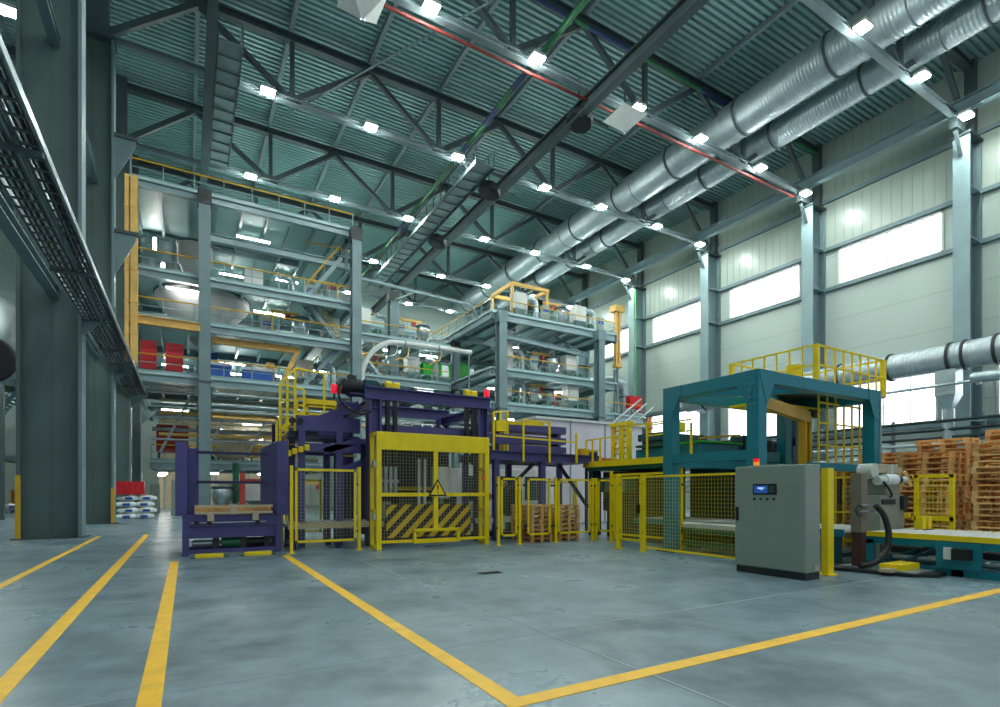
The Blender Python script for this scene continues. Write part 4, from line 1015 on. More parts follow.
# roller table below the stacker and through the gantry
def roller_table(x0,x1,y0,y1,z,ax,lab,side,roller='galv',pitch=.16,leg='teal_dark',legs=3,rail=.16):
    t=thing('roller_conveyor',((x0+x1)/2,(y0+y1)/2,0),lab,'conveyor')
    if ax=='x':
        for y in (y0,y1-.08): MB().box(x0,x1,y,y+.08,z-.16,z).build('side_rail',side,t)
        n=int((x1-x0)/pitch)
        for i in range(n): MB().cyl((x0+(i+.5)*pitch,y0+.08,z-.05),(x0+(i+.5)*pitch,y1-.08,z-.05),.055,10).build('roller',roller,t)
        for k in range(legs):
            x=x0+.15+(x1-x0-.3)*k/(legs-1)
            for y in (y0+.02,y1-.1): MB().box(x-.06,x+.06,y,y+.08,0,z-.16).build('leg',leg,t)
            MB().box(x-.04,x+.04,y0,y1,.12,.2).build('cross_tie',leg,t)
    else:
        for x in (x0,x1-.08): MB().box(x,x+.08,y0,y1,z-rail,z).build('side_rail',side,t)
        n=int((y1-y0)/pitch)
        for i in range(n): MB().cyl((x0+.08,y0+(i+.5)*pitch,z-.05),(x1-.08,y0+(i+.5)*pitch,z-.05),.055,10).build('roller',roller,t)
        for k in range(legs):
            y=y0+.15+(y1-y0-.3)*k/(legs-1)
            for x in (x0+.02,x1-.1): MB().box(x,x+.08,y-.09,y+.09,0,z-.16).build('leg',leg,t)
            MB().box(x0,x1,y-.04,y+.04,.12,.2).build('cross_tie',leg,t)
    return t
roller_table(2.3,4.9,15.05,16.3,.72,'x','roller conveyor between the purple loading frame and the gantry','beige',leg='purple_deep')
roller_table(7.9,11.9,15.05,16.3,.72,'x','roller conveyor under the purple upper deck behind the fence','offwhite',leg='purple_deep',legs=4)
# ---------------------------------------------------------------- purple upper deck
t=thing('upper_deck',(10.6,15.8,0),'purple upper conveyor deck with yellow railing past the gantry','platform')
MB().ibeam((8.36,15.0,2.74),(12.9,15.0,2.7),.2,.3,.03).build('front_beam','purple',t); MB().ibeam((8.36,17.3,2.74),(12.9,17.3,2.7),.2,.3,.03).build('rear_beam','purple',t)
MB().box(8.36,12.9,15.1,17.2,2.6,2.66).build('floor_plate','purple_deep',t)
for x in (8.6,10.4,12.75):
    for y in (15.05,17.25): MB().box(x-.1,x+.1,y-.08,y+.08,0,2.6).build('post','purple',t)
MB().bar((8.7,15.3,1.2),(10.2,15.3,2.5),.1).build('brace','purple_deep',t); MB().bar((12.6,15.3,1.),(11.3,15.3,2.5),.1).build('brace','purple_deep',t)
MB().box(8.36,9.75,15.2,15.4,3.14,3.46).build('transfer_beam','purple',t)
for i,(z,h) in enumerate(((3.68,.26),(3.3,.24),(2.98,.22))): 
    MB().box(9.3,12.15,16.0,16.9,z,z+h).build('tier_beam','purple',t)
for x in (9.5,11.9): MB().box(x-.07,x+.07,16.1,16.8,2.66,3.68).build('tier_post','purple',t)
for i in range(9): MB().cyl((9.5+.3*i,16.0,2.78),(9.5+.3*i,16.9,2.78),.06,10).build('roller','dark',t)
for i in range(6): MB().cbox((8.7+.14*i,15.5,2.78+.03*(i%2)),(.1,.3,.16)).build('chain_block','dark',t)
for x in (9.55,10.6,11.75):
    MB().box(x-.03,x+.03,14.86,14.92,2.55,3.95 if x!=11.75 else 3.6).build('rail_post','yellow',t)
MB().bar((8.5,14.9,3.35),(11.75,14.9,3.28),.05).build('hand_rail','yellow',t)
MB().bar((9.55,14.9,3.92),(10.6,14.9,3.9),.05).build('hand_rail','yellow',t)
MB().bar((8.6,15.2,4.15),(9.6,16.0,4.35),.05).build('hand_rail','yellow',t); MB().bar((10.6,15.2,3.86),(9.6,16.0,3.95),.05,.1).build('hand_rail','yellow',t)
for x,y,z1 in ((8.6,15.2,4.15),(9.1,15.6,4.25),(9.6,16.0,4.35),(9.3,15.7,4.0)): MB().box(x-.035,x+.035,y-.035,y+.035,2.66,z1).build('rail_post','yellow',t)
MB().cbox((9.05,15.6,3.75),(.4,.3,.35)).build('drive_box','yellow',t)
MB().cbox((10.9,16.4,4.05),(.35,.3,.22)).build('drive_box','yellow',t)
MB().cbox((12.35,15.3,2.95),(.4,.3,.3)).build('drive_box','rail_yellow',t); MB().cyl((12.6,15.3,2.95),(12.95,15.3,2.95),.13,14).build('end_motor','dark',t)
t=thing('side_table',(13.2,15.6,0),'small dark purple stand with orange top past the upper deck end','table')
MB().box(12.98,13.7,15.1,16.,2.5,2.6).build('top','purple_deep',t); MB().box(13.1,13.65,15.2,15.8,2.6,2.8).build('tray','orange',t)
for x in (13.02,13.6):
    for y in (15.15,15.9): MB().box(x-.04,x+.04,y-.04,y+.04,0,2.5).build('leg','purple_deep',t)
t=thing('white_cabin',(17,22.5,0),'pale lilac machine cabin behind the purple upper deck','cabin')
MB().box(14.2,21,21,24,0.02,5.0).build('panel_wall','tarp',t,bevel=.02)
MB().box(14.1,21.1,20.9,24.1,5.0,5.12).build('roof_sheet','offwhite',t); 
for x in (16.2,18.4): MB().box(x-.03,x+.03,20.96,21,.02,5).build('panel_joint','steel_light',t)
t=thing('machine_enclosure',(10.5,19.6,0),'pale machine enclosure with windows seen below the purple deck','machine')
MB().box(9.2,13.6,19.2,20.6,.02,2.5).build('housing','offwhite',t,bevel=.02)
for x in (9.6,11.,12.4): MB().box(x,x+.9,19.16,19.2,1.2,2.2).build('window_pane','glass_dark',t); MB().box(x,x+.9,19.17,19.2,.3,1.05).build('door_panel','machine_grey',t)
t=thing('strapping_arm',(9.4,16.8,0),'dark strapping arm machine behind the first fence panels','machine')
MB().bar((8.8,16.7,1.0),(10,16.7,1.9),.1,.14).build('arm','beige',t); MB().bar((8.8,16.7,1.8),(9.8,16.7,1.1),.08,.1).build('arm','galv',t); MB().cbox((10.2,16.9,1.2),(.7,.7,.9)).build('drive_case','dark',t); MB().box(8.6,10.6,16.6,17.1,0,.15).build('base','purple_deep',t)
MB().box(10.1,10.3,16.8,17.0,.15,.8).build('stand','dark',t); MB().box(8.7,8.86,16.65,16.8,.15,1.1).build('stand','dark',t)
# ---------------------------------------------------------------- teal portal
t=thing('portal_frame',(13.3,8.6,0),'big teal portal frame around the conveyor behind the grey cabinet','machine')
LEG=[(10.8,9.76),(10.8,7.32),(15.72,7.32),(15.72,9.76)]
for x,y in LEG:
    MB().box(x,x+.3,y,y+.3,0.03,4.25).build('leg','teal',t,bevel=.01); MB().box(x-.12,x+.42,y-.12,y+.42,0,.03).build('foot_plate','teal_dark',t)
MB().box(10.8,11.1,7.62,9.76,3.95,4.25).build('top_beam','teal',t,bevel=.01); MB().box(15.72,16.02,7.62,9.76,3.95,4.25).build('top_beam','teal',t)
MB().box(11.1,15.72,7.32,7.62,3.97,4.25).build('top_beam','teal',t,bevel=.01); MB().box(11.1,15.72,9.76,10.06,3.95,4.25).build('top_beam','teal',t)
MB().box(10.82,11.02,7.62,9.76,2.28,2.5).build('mid_beam','teal',t); MB().box(11.1,15.72,9.8,9.98,2.2,2.42).build('mid_beam','teal',t); MB().box(12.9,15.72,7.36,7.52,2.08,2.26).build('mid_beam','teal',t)
g=.62
def gus(p,a,b,off): MB().poly([p,tuple(Vector(p)+Vector(a)*g),tuple(Vector(p)+Vector(a)*g*.9+Vector((0,0,-.28))),tuple(Vector(p)+Vector((0,0,-g*1.25))+Vector(a)*.28)],off).build('gusset_plate','teal',t)
gus((10.79,10.06,4.25),(0,-1,0),None,(.02,0,0)); gus((10.79,7.32,4.25),(0,1,0),None,(.02,0,0))
gus((10.8,7.31,4.25),(1,0,0),None,(0,.02,0)); gus((16.02,7.31,4.25),(-1,0,0),None,(0,.02,0))
gus((16.02,9.75,4.25),(-1,0,0),None,(0,.02,0))
bo=MB()
for yy in (7.4,7.52):
    for zz in (3.5,3.65,3.8,3.95): bo.cyl((10.77,yy,zz),(10.79,yy,zz),.02,8)
for xx in (15.85,15.95):
    for zz in (3.5,3.7,3.9): bo.cyl((xx,7.29,zz),(xx,7.31,zz),.02,8)
bo.build('bolt','steel_light',t)
MB().bar((11.1,7.7,4.08),(15.6,9.7,4.08),.14,.16).build('diagonal_brace','teal',t); MB().bar((11.1,9.7,4.08),(13.3,7.7,4.08),.14,.16).build('diagonal_brace','teal',t)
MB().box(13.0,15.7,8.7,9.7,3.86,3.94).build('underside_plate','yellow',t)
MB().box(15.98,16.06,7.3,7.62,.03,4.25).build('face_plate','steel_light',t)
t=thing('lift_mast',(14.6,8.5,0),'cream arm and yellow lifting mast inside the teal portal','machine')
MB().bar((12.3,8.45,3.86),(14.75,8.55,3.6),.2,.3).build('arm','tan_yellow',t,bevel=.01)
for x in (14.5,14.72): MB().box(x,x+.1,8.45,8.65,0,3.62).build('mast_rail','rail_yellow',t)
MB().box(14.6,14.72,8.5,8.6,0,3.5).build('chain','dark',t); MB().cyl((14.9,8.55,3.72),(15.2,8.55,3.72),.12,14).build('motor','dark',t)
MB().tube([(15.0,8.6,3.6),(15.05,8.6,2.8),(15.02,8.6,1.6)],.03,8,4).build('cable','rubber',t)
t=thing('top_platform',(15.6,9.1,4.25),'yellow railed service platform on top of the teal portal','platform')
MB().box(13.9,17.5,7.85,10.4,4.26,4.31).build('floor_plate','galv_dull',t)
RP=[(14.05,7.9),(14.05,10.4),(17.45,7.9),(17.45,10.4)]
for x,y in RP: MB().box(x-.06,x+.06,y-.06,y+.06,4.31,5.37).build('corner_post','yellow',t)
for z in (4.85,5.36):
    for a,b in (((14.05,7.9),(14.05,10.4)),((14.05,7.9),(17.45,7.9)),((17.45,7.9),(17.45,10.4)),((14.05,10.4),(17.45,10.4))): MB().bar((*a,z),(*b,z),.045).build('rail','yellow',t)
for k in range(1,7): MB().box(14.03,14.07,7.9+k*.36-.02,7.9+k*.36+.02,4.31,5.36).build('baluster','yellow',t)
for k in range(1,8): MB().box(14.05+k*.43-.02,14.05+k*.43+.02,7.88,7.92,4.31,5.36).build('baluster','yellow',t)
MB().box(15.0,15.3,9.0,9.3,4.31,5.2).build('inner_post','yellow',t)
for x,y in ((16.9,8.0),(16.9,10.2)): MB().box(x-.08,x+.08,y-.08,y+.08,0,4.26).build('leg','teal_dark',t)
t=thing('grid_guard',(15.7,8.4,0),'yellow grid guard of upright bars under the portal platform','guard')
for k in range(6): MB().box(14.7+k*.42,14.74+k*.42,8.2,8.24,.0,4.2).build('upright_bar','yellow',t)
for z in (2.2,2.8,3.4,3.95): MB().box(14.7,16.85,8.19,8.25,z,z+.04).build('cross_bar','yellow',t)
# ---------------------------------------------------------------- teal conveyor through the portal
roller_table(12.2,14.3,6.3,12.6,.74,'y','teal roller conveyor running through the portal frame','teal',roller='offwhite',legs=4)
t=thing('lift_table',(12.9,8.6,0),'green lower conveyor frame seen inside the portal opening','frame')
MB().box(11.3,12.1,7.4,10.4,.62,.72).build('slat_top','offwhite',t)
for y in (7.5,10.2): 
    for x in (11.35,11.98): MB().box(x-.07,x+.07,y-.08,y+.08,0,.62).build('leg','green_paint',t)
MB().box(11.28,11.36,7.4,10.4,.48,.62).build('side_rail','green_paint',t); MB().box(11.28,11.36,7.4,10.4,.16,.28).build('low_rail','green_paint',t)
roller_table(12.2,14.3,1.2,5.95,.74,'y','roller conveyor with yellow side rail in front of the pallet stacks','yellow',roller='offwhite',legs=4,leg='teal',rail=.1)
t=thing('conveyor_base',(12.9,3.8,0),'teal floor frame with drive units under the yellow-edged conveyor','frame')
for x in (12.3,14.1): MB().box(x-.08,x+.08,1.2,5.9,0,.13).build('skid','teal',t)
for y in (1.6,3.6,5.3): MB().box(12.3,14.1,y-.08,y+.08,0,.13).build('cross_tie','teal',t)
MB().box(12.22,12.3,1.2,5.9,.5,.64).build('under_beam','teal',t); MB().box(12.16,12.22,3.95,4.62,.13,.62).build('drive_panel','teal',t)
MB().cbox((12.08,4.2,.42),(.16,.26,.2)).build('drive_motor','black',t); MB().cbox((12.12,4.42,.42),(.06,.12,.22)).build('label_plate','white',t)
MB().box(12.16,12.22,2.6,3.1,.13,.62).build('rail_plate','teal',t); MB().box(12.7,13.6,2.2,5.6,.3,.42).build('drive_tunnel','dark',t); MB().bar((12.3,5.5,.15),(13.2,4.7,.6),.07,.1).build('lever','teal_dark',t); MB().box(12.2,12.5,2.5,2.75,.13,.32).build('stop_block','yellow',t)
MB().cyl((12.35,3.0,.25),(12.35,5.4,.25),.05,10).build('drive_shaft','galv_dull',t); MB().cyl((12.45,2.2,.3),(12.45,3.5,.3),.045,10).build('cylinder','galv',t)
MB().bar((12.2,5.1,.2),(12.9,4.6,.55),.08).build('lever','teal_dark',t)
t=thing('base_turntable',(11.9,5.3,0),'flat black base plate on the floor under the labelling post','base')
MB().poly([(11.0,6.1,0),(11.3,4.75,0),(11.7,4.4,0),(12.15,4.45,0),(12.15,6.2,0)],(0,0,.07)).build('plate','black',t,bevel=.01)
MB().box(11.35,12.1,4.85,5.2,.07,.2).build('yellow_block','yellow',t); MB().box(11.1,11.4,4.9,5.1,.07,.13).build('clip_plate','beige',t); MB().box(11.3,12.1,4.6,5.9,.07,.09).build('rail_strip','galv',t)
# ---------------------------------------------------------------- labelling robot
t=thing('labelling_post',(11.5,5.66,.09),'grey hollow labelling post with black hose in front of the conveyor','post')
MB().box(11.4,11.63,5.54,5.74,.75,1.92).build('grey_housing','post_grey',t,bevel=.01); MB().box(11.42,11.6,5.55,5.73,.07,.75).build('lower_post','mat_rust',t)
MB().box(11.3,11.75,5.48,5.52,1.28,1.31).build('hose_bracket','galv',t); MB().box(11.3,11.75,5.48,5.52,1.16,1.19).build('hose_bracket','galv',t)
MB().tube([(11.72,5.44,1.28),(11.86,5.36,1.1),(11.92,5.3,.75),(11.8,5.3,.4),(11.5,5.36,.18),(11.25,5.5,.12)],.055,12,6).build('hose','rubber',t)
MB().tube([(11.36,5.5,1.25),(11.2,5.5,1.3),(11.12,5.5,1.2),(11.2,5.5,1.1),(11.36,5.5,1.1)],.015,8,5).build('cable_loop','rubber',t)
t=thing('labelling_robot',(13.0,6.1,.74),'pale grey robot arm on its cabinet over the conveyor','robot')
MB().box(12.45,13.5,5.98,6.5,0.0,1.42).build('cabinet_body','machine_grey',t,bevel=.01)
MB().box(12.5,13.05,5.95,5.98,1.22,1.33).build('slot_panel','black',t); MB().box(13.3,13.5,5.9,6.0,1.1,1.4).build('connector_box','dark',t)
MB().box(12.75,13.35,6.0,6.4,1.42,1.85).build('pedestal','machine_grey',t,bevel=.02)
MB().cyl((12.6,6.15,1.95),(12.6,6.45,1.95),.17,18).build('shoulder_joint','robot',t)
MB().cyl((12.55,6.1,1.74),(12.75,6.05,1.74),.1,16).build('elbow_joint','robot',t)
MB().cyl((12.75,6.05,1.76),(13.08,5.98,1.76),.12,18).build('forearm','white',t); MB().cyl((13.08,5.98,1.76),(13.22,5.955,1.76),.09,14).build('wrist','dark',t); MB().cyl((13.22,5.955,1.76),(13.4,5.92,1.76),.07,14).build('tool_head','robot',t)
MB().bar((12.65,6.3,2.02),(13.5,6.2,2.0),.2,.2).build('upper_arm','beige',t,bevel=.02); MB().cbox((13.2,6.2,1.98),(.14,.24,.26)).build('arm_joint','robot',t)
MB().box(13.5,13.72,6.1,6.3,1.8,2.05).build('label_head','beige',t); MB().bar((13.66,6.05,1.95),(13.85,6.0,1.62),.05,.1).build('label_flap','tan_yellow',t)
MB().tube([(12.6,6.0,1.72),(12.7,5.95,1.6),(12.82,5.93,1.45),(12.78,5.93,1.38)],.025,8,5).build('cable','rubber',t)
for o_ in [t]+list(t.children):
    pass
t.location=(13.0+.42,6.1-.1,.74+.06)
for x in (13.75,14.0):
    q=thing('guide_bollard',(x,5.5,.74),'short yellow guide block on the conveyor beside the robot, '+('inner' if x<13.8 else 'outer')+' one','guide'); MB().box(x-.08,x+.08,5.42,5.56,.74,1.02).build('block','yellow',q,bevel=.01); MB().box(x-.1,x+.1,5.38,5.6,.72,.745).build('foot','dark',q)
t=thing('slatted_guard',(14.6,5.5,0),'yellow slatted guard frame in front of the pallet stacks','guard')
for y in (5.25,5.92): MB().box(14.57,14.65,y-.045,y+.045,0,1.95).build('post','yellow',t,bevel=.008)
MB().box(14.57,14.65,5.2,6.0,1.87,1.95).build('top_rail','yellow',t); MB().box(14.57,14.65,5.2,6.0,.9,1.0).build('mid_rail','yellow',t)
wire(MB(),5.29,5.91,.3,1.87,'y',14.61,p=.075,r=.005).build('wire_mesh','yellow',t)
MB().box(14.57,14.65,6.05,6.6,.95,1.05).build('side_rail','yellow',t); MB().box(14.57,14.65,6.5,6.62,0,1.4).build('post','yellow',t)
# ---------------------------------------------------------------- control cabinet
t=thing('control_cabinet',(9.52,6.1,0),'grey-green control cabinet with small blue screen standing on the floor','cabinet')
MB().box(9.3,9.76,5.42,6.8,.13,2.04).build('body','cabinet',t,bevel=.012)
MB().box(9.32,9.75,5.43,6.79,0,.13).build('plinth','dark',t)
d=MB().box(9.275,9.3,5.435,6.785,.15,2.02).build('door','cabinet',t,bevel=.006)
MB().box(9.25,9.275,6.71,6.765,1.0,1.26).build('handle','black',d)
MB().box(9.262,9.275,5.93,6.4,1.5,1.70).build('screen_bezel','black',d)
s=MB().box(9.258,9.262,6.1,6.37,1.53,1.67).build('screen','screen_on',d,label='blue lit display')
MB().box(9.255,9.258,6.16,6.3,1.61,1.64).poly([(9.255,6.2,1.58),(9.255,6.3,1.62),(9.255,6.2,1.63)],(.003,0,0)).build('screen_symbol','screen_mark',d)
MB().box(9.258,9.262,5.97,6.07,1.55,1.66).build('keypad','glass_dark',d)
for i,y in enumerate((6.37,6.24,6.11,5.98)): MB().cyl((9.275,y,1.42),(9.255,y,1.42),.022,12).build('push_button','black' if i!=1 else 'teal_dark',d)
MB().box(9.55,9.7,5.40,5.42,.16,.26).build('name_plate','beige',t)
MB().box(9.45,9.65,6.0,6.6,2.04,2.06).build('cable_entry','galv',t)
t=thing('signal_tower',(9.55,6.5,2.04),'small red and orange signal tower on top of the grey cabinet','beacon')
MB().cyl((9.55,6.52,2.04),(9.55,6.52,2.06),.06,14).build('base','dark',t); MB().cyl((9.55,6.52,2.06),(9.55,6.52,2.13),.055,16).build('orange_segment','beacon_orange',t); MB().cyl((9.55,6.52,2.13),(9.55,6.52,2.20),.055,16).build('red_segment','beacon_red',t); MB().cyl((9.55,6.52,2.2),(9.55,6.52,2.22),.05,16).build('cap','dark',t)
# ---------------------------------------------------------------- green line behind the portal
t=thing('green_upper_deck',(14,13.4,0),'green upper machine deck with yellow edge trim behind the teal portal','platform')
MB().box(12.4,15.6,10.3,15.2,2.3,2.52).build('deck_body','green_paint',t)
MB().box(12.34,12.4,10.3,15.2,2.42,2.62).build('edge_trim','yellow',t); MB().box(12.34,15.6,15.2,15.26,2.42,2.62).build('edge_trim','yellow',t)
for x in (12.6,15.4):
    for y in (11.1,15.0): MB().box(x-.12,x+.12,y-.12,y+.12,0,2.3).build('leg','teal_dark',t)
for y,h in ((10.5,1.0),(11.2,1.15),(12.2,1.2),(13.3,1.1),(14.4,.9),(14.8,.9),(15.15,.9)): MB().box(12.38,12.43,y-.028,y+.028,2.52,2.52+h).build('rail_post','yellow',t)
for y0,y1,z in ((10.5,12.2,3.3),(10.5,12.2,3.62),(11.2,13.3,3.68),(13.3,15.15,3.4),(14.4,15.15,3.0)): MB().box(12.39,12.42,y0,y1,z-.022,z+.022).build('hand_rail','yellow',t)
MB().box(12.9,15.0,11.9,13.2,2.52,2.95).build('machine_block','teal',t,bevel=.02); MB().box(12.8,15.0,12.0,13.1,3.0,3.08).build('machine_block','green_paint',t); MB().box(12.8,15.0,12.0,13.0,3.2,3.42).build('machine_block','teal_dark',t)
for x in (12.9,14.8): MB().box(x,x+.14,12.1,12.9,2.95,3.45).build('machine_stand','teal_dark',t)
MB().box(12.7,14.6,10.4,11.6,2.98,3.04).build('cover_sheet','green_bright',t); MB().box(12.75,14.5,10.5,11.5,2.52,2.98).build('machine_block','teal',t,bevel=.02)
MB().bar((12.7,10.5,3.1),(14.3,10.3,3.25),.04,.06).build('cover_bar','rail_yellow',t)
for y in (13.6,13.95,14.35): MB().box(12.9,13.06,y-.06,y+.06,2.52,3.9).build('mast','yellow',t)
MB().box(12.85,13.1,13.5,14.45,3.82,3.95).build('mast_head','yellow',t)
for i in range(6): MB().box(12.92,13.02,13.6,14.35,2.65+i*.2,2.69+i*.2).build('ladder_rung','rail_yellow',t)
MB().bar((12.96,13.6,2.7),(12.96,14.35,3.7),.04).build('cross_brace','offwhite',t); MB().bar((12.96,14.35,2.7),(12.96,13.6,3.7),.04).build('cross_brace','offwhite',t)
MB().cbox((13.4,11.9,3.62),(.4,.34,.26)).build('hoist_unit','yellow',t,bevel=.02)
MB().lathe((13.6,13.3,3.7),[(.16,0),(.13,.06),(.05,.36),(.03,.4)],12).build('warning_cone','orange',t); MB().box(13.55,13.65,13.25,13.35,2.52,3.7).build('cone_post','yellow',t)
for k,(dx,dz) in enumerate(((0,0),(.3,-.12),(.62,-.25))): MB().tube([(12.85+dx,14.5,3.85+dz),(14.15+dx,14.2,4.9+dz)],.03,8).build('white_hand_rail','white',t)
for k in range(4): MB().bar((13.1+.3*k,14.45-.07*k,3.6+.26*k),(13.45+.3*k,14.4-.07*k,3.55+.26*k),.05).build('stair_step','white',t)
t=thing('machine_cluster',(16.3,11.0,0),'dark teal machine cluster with motors seen through the portal opening','machine')
MB().box(14.7,17.5,9.95,12.5,0.02,2.6).build('base_block','teal_dark',t,bevel=.03)
rq=random.Random(5)
for i in range(12): 
    x=14.6+.24*i; y=10.1+rq.uniform(0,.9); h=rq.uniform(.3,.75)
    if i%3==0: MB().cyl((x,y,2.6),(x,y,2.6+h),.17,14).build('motor_barrel','dark' if i%2 else 'teal_dark',t)
    elif i%3==1: MB().cyl((x-.15,y,2.75+h*.6),(x+.3,y,2.75+h*.6),.13,14).build('motor_barrel','teal_dark' if i%2 else 'galv_dull',t)
    else: MB().cbox((x,y,2.6+h/2),(.22,.3,h)).build('gear_case','teal_dark',t,bevel=.02)
for i in range(5): MB().cyl((14.6,10.2+.3*i,2.72),(17.2,10.2+.3*i,2.72),.07,10).build('press_roller','galv_dull',t)
MB().box(13.4,15.6,9.86,9.95,2.45,2.75).build('side_plate','teal',t)
t=thing('lower_machine',(13.4,11.8,0),'dark machinery block under the green deck edge','machine')
MB().box(12.7,15,13.,14.6,.9,2.25).build('block','dark',t,bevel=.02)
for i in range(5): MB().cbox((12.6,13.1+.35*i,1.8),(.2,.25,.5)).build('drive_case','galv_dull' if i%2 else 'green_paint',t)
MB().box(12.8,14.9,13.1,14.5,0,.9).build('stand','dark',t)
# yellow machine hood seen between portal legs
t=thing('yellow_hood',(17.2,7.2,0),'yellow machine hood low behind the portal near leg','machine')
MB().box(16.4,18.6,10.6,12.6,3.0,3.02).build('lip','yellow',t); MB().box(16.2,17.2,8.6,9.6,.02,2.3).build('hood','tan_yellow',t,bevel=.03); MB().box(16.3,17.1,8.56,8.6,1.2,2.0).build('window_pane','glass_dark',t)
# ---------------------------------------------------------------- pallets
PAL={}
def pallet(loc,label,m='wood'):
    # 0.8 m across (x) by 1.2 m long (y)
    if m in PAL: return copy_tree(PAL[m],loc,label)
    x,y,z=loc; t=thing('wooden_pallet',loc,label,'pallet','stacked wooden pallets')
    b=MB()
    for k in range(5): xx=x-.34+k*.17; b.box(xx-.055,xx+.055,y-.6,y+.6,z+.122,z+.142)
    for yy in (-.54,0,.54): b.box(x-.4,x+.4,y+yy-.05,y+yy+.05,z+.102,z+.122)
    b.build('top_slats',m,t)
    for xx in (-.34,0,.34):
        b=MB().box(x+xx-.05,x+xx+.05,y-.6,y+.6,z,z+.02)
        for yy in (-.54,0,.54): b.box(x+xx-.05,x+xx+.05,y+yy-.05,y+yy+.05,z+.02,z+.102)
        b.build('runner',m,t)
    PAL[m]=t
    return t
STK=[(16.6,4.85,19,'the front stack nearest the frame edge'),(16.6,6.4,18,'the middle front stack'),(16.7,7.85,16,'the front stack behind the slatted guard'),
     (18.1,5.1,22,'the taller rear stack nearest the frame edge'),(18.1,6.6,21,'the taller middle rear stack'),(18.2,8.1,19,'the taller rear stack toward the portal'),]
rp=random.Random(11)
def lev(k,n):
    if k==n-1: return 'topmost wooden pallet of '
    if k==0: return 'lowest wooden pallet of '
    r=n-1-k
    return (ORD[r]+' wooden pallet from the top of ') if r<15 else ('wooden pallet number %d from the floor of '%(k+1))
for x,y,n,nm in STK:
    for k in range(n):
        mm='wood' if rp.random()<.6 else 'wood_old'; pallet((x+rp.uniform(-.03,.03),y+rp.uniform(-.03,.03),k*.1425),lev(k,n)+nm,mm)
for x,y,n,nm in ((9.45,14.25,8,'the low stack behind the fence, gate side'),(10.5,14.25,8,'the low stack behind the fence, conveyor side')):
    for k in range(n): pallet((x+rp.uniform(-.02,.02),y+rp.uniform(-.02,.02),k*.1425),lev(k,n)+nm,'wood_old')
for i,(x,y,n,nm) in enumerate(((-11.6,56.2,12,'the aisle stack nearer the column'),(-13.,56.2,12,'the aisle stack farther from the column'))):
    for k in range(n): pallet((x,y,k*.1425),lev(k,n)+nm,'wood')
# ---------------------------------------------------------------- wall ducts and pipes on the window side
t=thing('wall_duct',(38.6,6,9.42),'big silver duct running along the windowed wall above the low windows','duct')
MB().cyl((38.6,2,9.42),(38.6,33,9.42),.78,30).build('spiral_tube','spiral',t)
for y in (8.2,10.3,11.8,13.2,13.9,17,20,24,28,31): MB().lathe((38.6,y,9.42),[(.78,-.07),(.87,-.07),(.87,.07),(.78,.07)],30,'y').build('coupling_ring','dark',t)
for y in (7,14,23.3,32.): MB().box(38.6,39.6,y-.08,y+.08,8.5,8.62).build('support_arm','steel',t)
t=thing('duct_drop',(38.4,14.2,3),'silver square duct drop below the big wall duct before the nearest wall column','duct')
MB().box(38.0,39.0,13.5,14.5,7.2,8.65).build('square_box','galv',t); MB().add([(38.0,13.5,7.2),(39,13.5,7.2),(39,14.5,7.2),(38,14.5,7.2),(38.3,13.8,6.4),(38.7,13.8,6.4),(38.7,14.2,6.4),(38.3,14.2,6.4)],[(0,1,5,4),(1,2,6,5),(2,3,7,6),(3,0,4,7),(0,3,2,1),(4,5,6,7)]).build('taper','galv',t)
MB().cyl((38.5,14,2.5),(38.5,14,6.4),.3,16).build('down_pipe','galv',t)
PZ=[(5.7,.09,'pipe_dark'),(5.2,.1,'pipe_dark'),(4.75,.1,'pipe_dark'),(4.35,.1,'galv'),(3.95,.07,'steel_dark'),(3.6,.12,'galv'),(3.25,.1,'offwhite'),(2.9,.12,'galv'),(2.5,.1,'galv_dull'),(2.1,.14,'galv'),(1.6,.12,'galv_dull')]
for i,(z,r,m) in enumerate(PZ):
    o=MB().tube([(38.2+.1*(i%3),y,z) for y in (2,12,22,33)],r,8).build('wall_pipe',m); tag(o,['dark teal','silver','dark grey','white'][0 if m=='pipe_dark' else 2 if m=='steel_dark' else 3 if m=='offwhite' else 1]+' pipe along the windowed wall above the pallets, '+ORD[i]+' from the top','pipe','wall pipes')
for i,y in enumerate((8,12.5,17,21.5,26,30.5)):
    t=thing('pipe_rack',(38.5,y,0),'grey pipe rack post along the windowed wall, '+ORD[i]+' from the frame edge','rack','pipe racks')
    MB().box(38.75,38.9,y-.08,y+.08,0,6.).build('post','steel',t)
    for z,r,_ in PZ[::2]: MB().box(38.1,38.8,y-.04,y+.04,z-r-.07,z-r).build('arm','steel',t)
t=thing('bare_pipe',(38.,12,7.7),'slim silver pipe crossing the low window to a round end cap','pipe')
MB().cyl((37.6,22,7.7),(37.6,12.4,7.7),.09,10).build('tube','galv',t); MB().lathe((37.6,12.35,7.7),[(.05,-.12),(.25,-.08),(.25,.05),(.05,.1)],14,'y').build('end_cap','offwhite',t)
t=thing('cyclone_vessel',(35.5,8.6,0),'big silver round vessel behind the pallet stacks near the frame edge','vessel')
MB().lathe((35.2,8.9,0),[(.4,1.2),(1.5,3.4),(1.5,5.6),(1.1,6.2),(.3,6.4)],26).build('shell','galv',t)
for a in range(4): MB().bar((35.2+1.4*math.cos(.8+a*1.57),8.9+1.4*math.sin(.8+a*1.57),0),(35.2+1.4*math.cos(.8+a*1.57),8.9+1.4*math.sin(.8+a*1.57),4.2),.16).build('leg','steel',t)
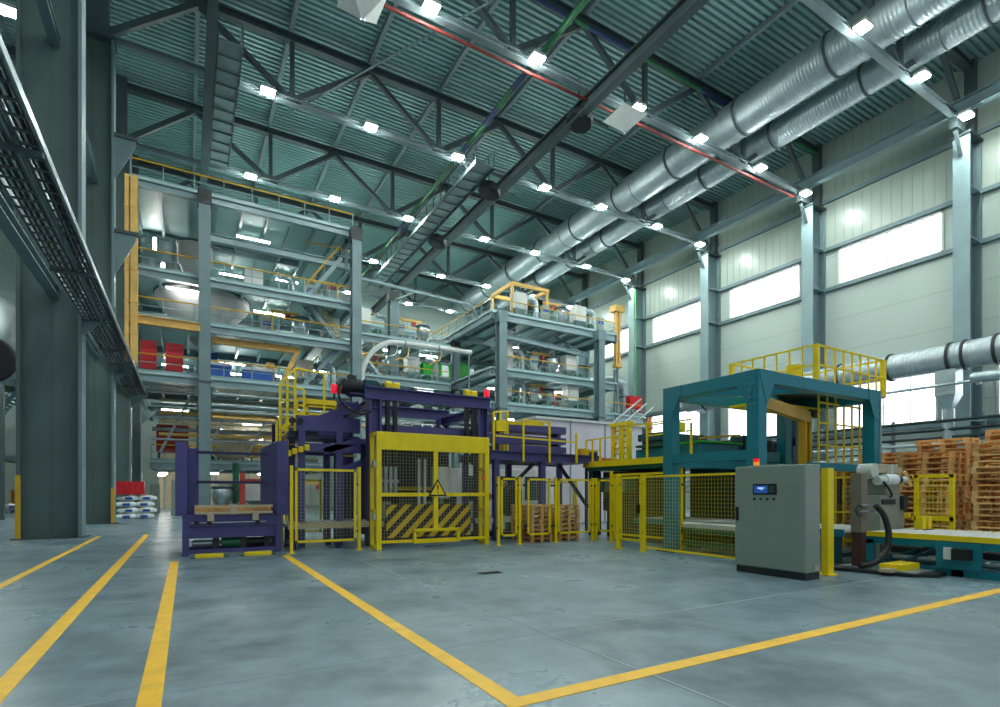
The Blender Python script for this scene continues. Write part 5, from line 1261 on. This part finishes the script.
MB().tube([(35.2,8.9,6.3),(35.3,9.6,7.3),(36,12,7.6)],.28,12,5).build('inlet_pipe','galv',t)
o=MB().box(4.78,5.22,8.86,9.1,-.0,.012); 
t=thing('floor_drain',(5.0,8.98,0),'small dark floor drain grate in the open concrete','drain')
MB().box(4.78,5.22,8.88,9.1,0,.006).build('pit_frame','dark',t)
g_=MB()
for k in range(9): g_.box(4.8+k*.05,4.82+k*.05,8.89,9.09,.006,.014)
g_.build('grate','black',t)
# grey boxes and odds behind the portal right side
t=thing('parts_shelf',(15.3,7.0,0),'shelf with white boxes behind the wide yellow post','shelf')
for z in (.5,1.1,1.7): MB().box(14.75,15.45,6.75,7.15,z,z+.04).build('shelf_board','rail_yellow',t)
for x in (14.78,15.42):
    for y in (6.78,7.12): MB().box(x-.025,x+.025,y-.025,y+.025,0,1.9).build('post','rail_yellow',t)
for i,(x,z) in enumerate(((14.95,.54),(15.25,1.14),(14.95,1.14))):
    q=MB().box(x-.13,x+.13,6.82,7.08,z,z+.22).build('white_box','offwhite'); tag(q,'white carton on the '+['lower board of the parts shelf','upper board of the parts shelf, column side','upper board of the parts shelf, conveyor side'][i],'box')
# ================================================================ camera, world
cam=bpy.data.cameras.new('camera'); co=bpy.data.objects.new('camera',cam); COL.objects.link(co)
cam.sensor_fit='HORIZONTAL'; cam.sensor_width=36; cam.lens=36*538/1000
yaw=math.atan2(313,538)
co.location=(0,0,1.55); co.rotation_euler=(math.pi/2,0,-yaw)
cam.shift_y=(492-353.5)/1000; cam.clip_end=300; cam.clip_start=.05
S.camera=co
wd=bpy.data.worlds.new('world'); S.world=wd; wd.use_nodes=True
bg=wd.node_tree.nodes['Background']; bg.inputs[0].default_value=(.78,.9,1.0,1); bg.inputs[1].default_value=.45
S.view_settings.view_transform='Standard'; S.view_settings.look='None'; S.view_settings.gamma=1; S.view_settings.exposure=0.18
S.view_settings.use_curve_mapping=False
S.cycles.max_bounces=6; S.cycles.diffuse_bounces=4; S.cycles.glossy_bounces=3
S.cycles.sample_clamp_indirect=6
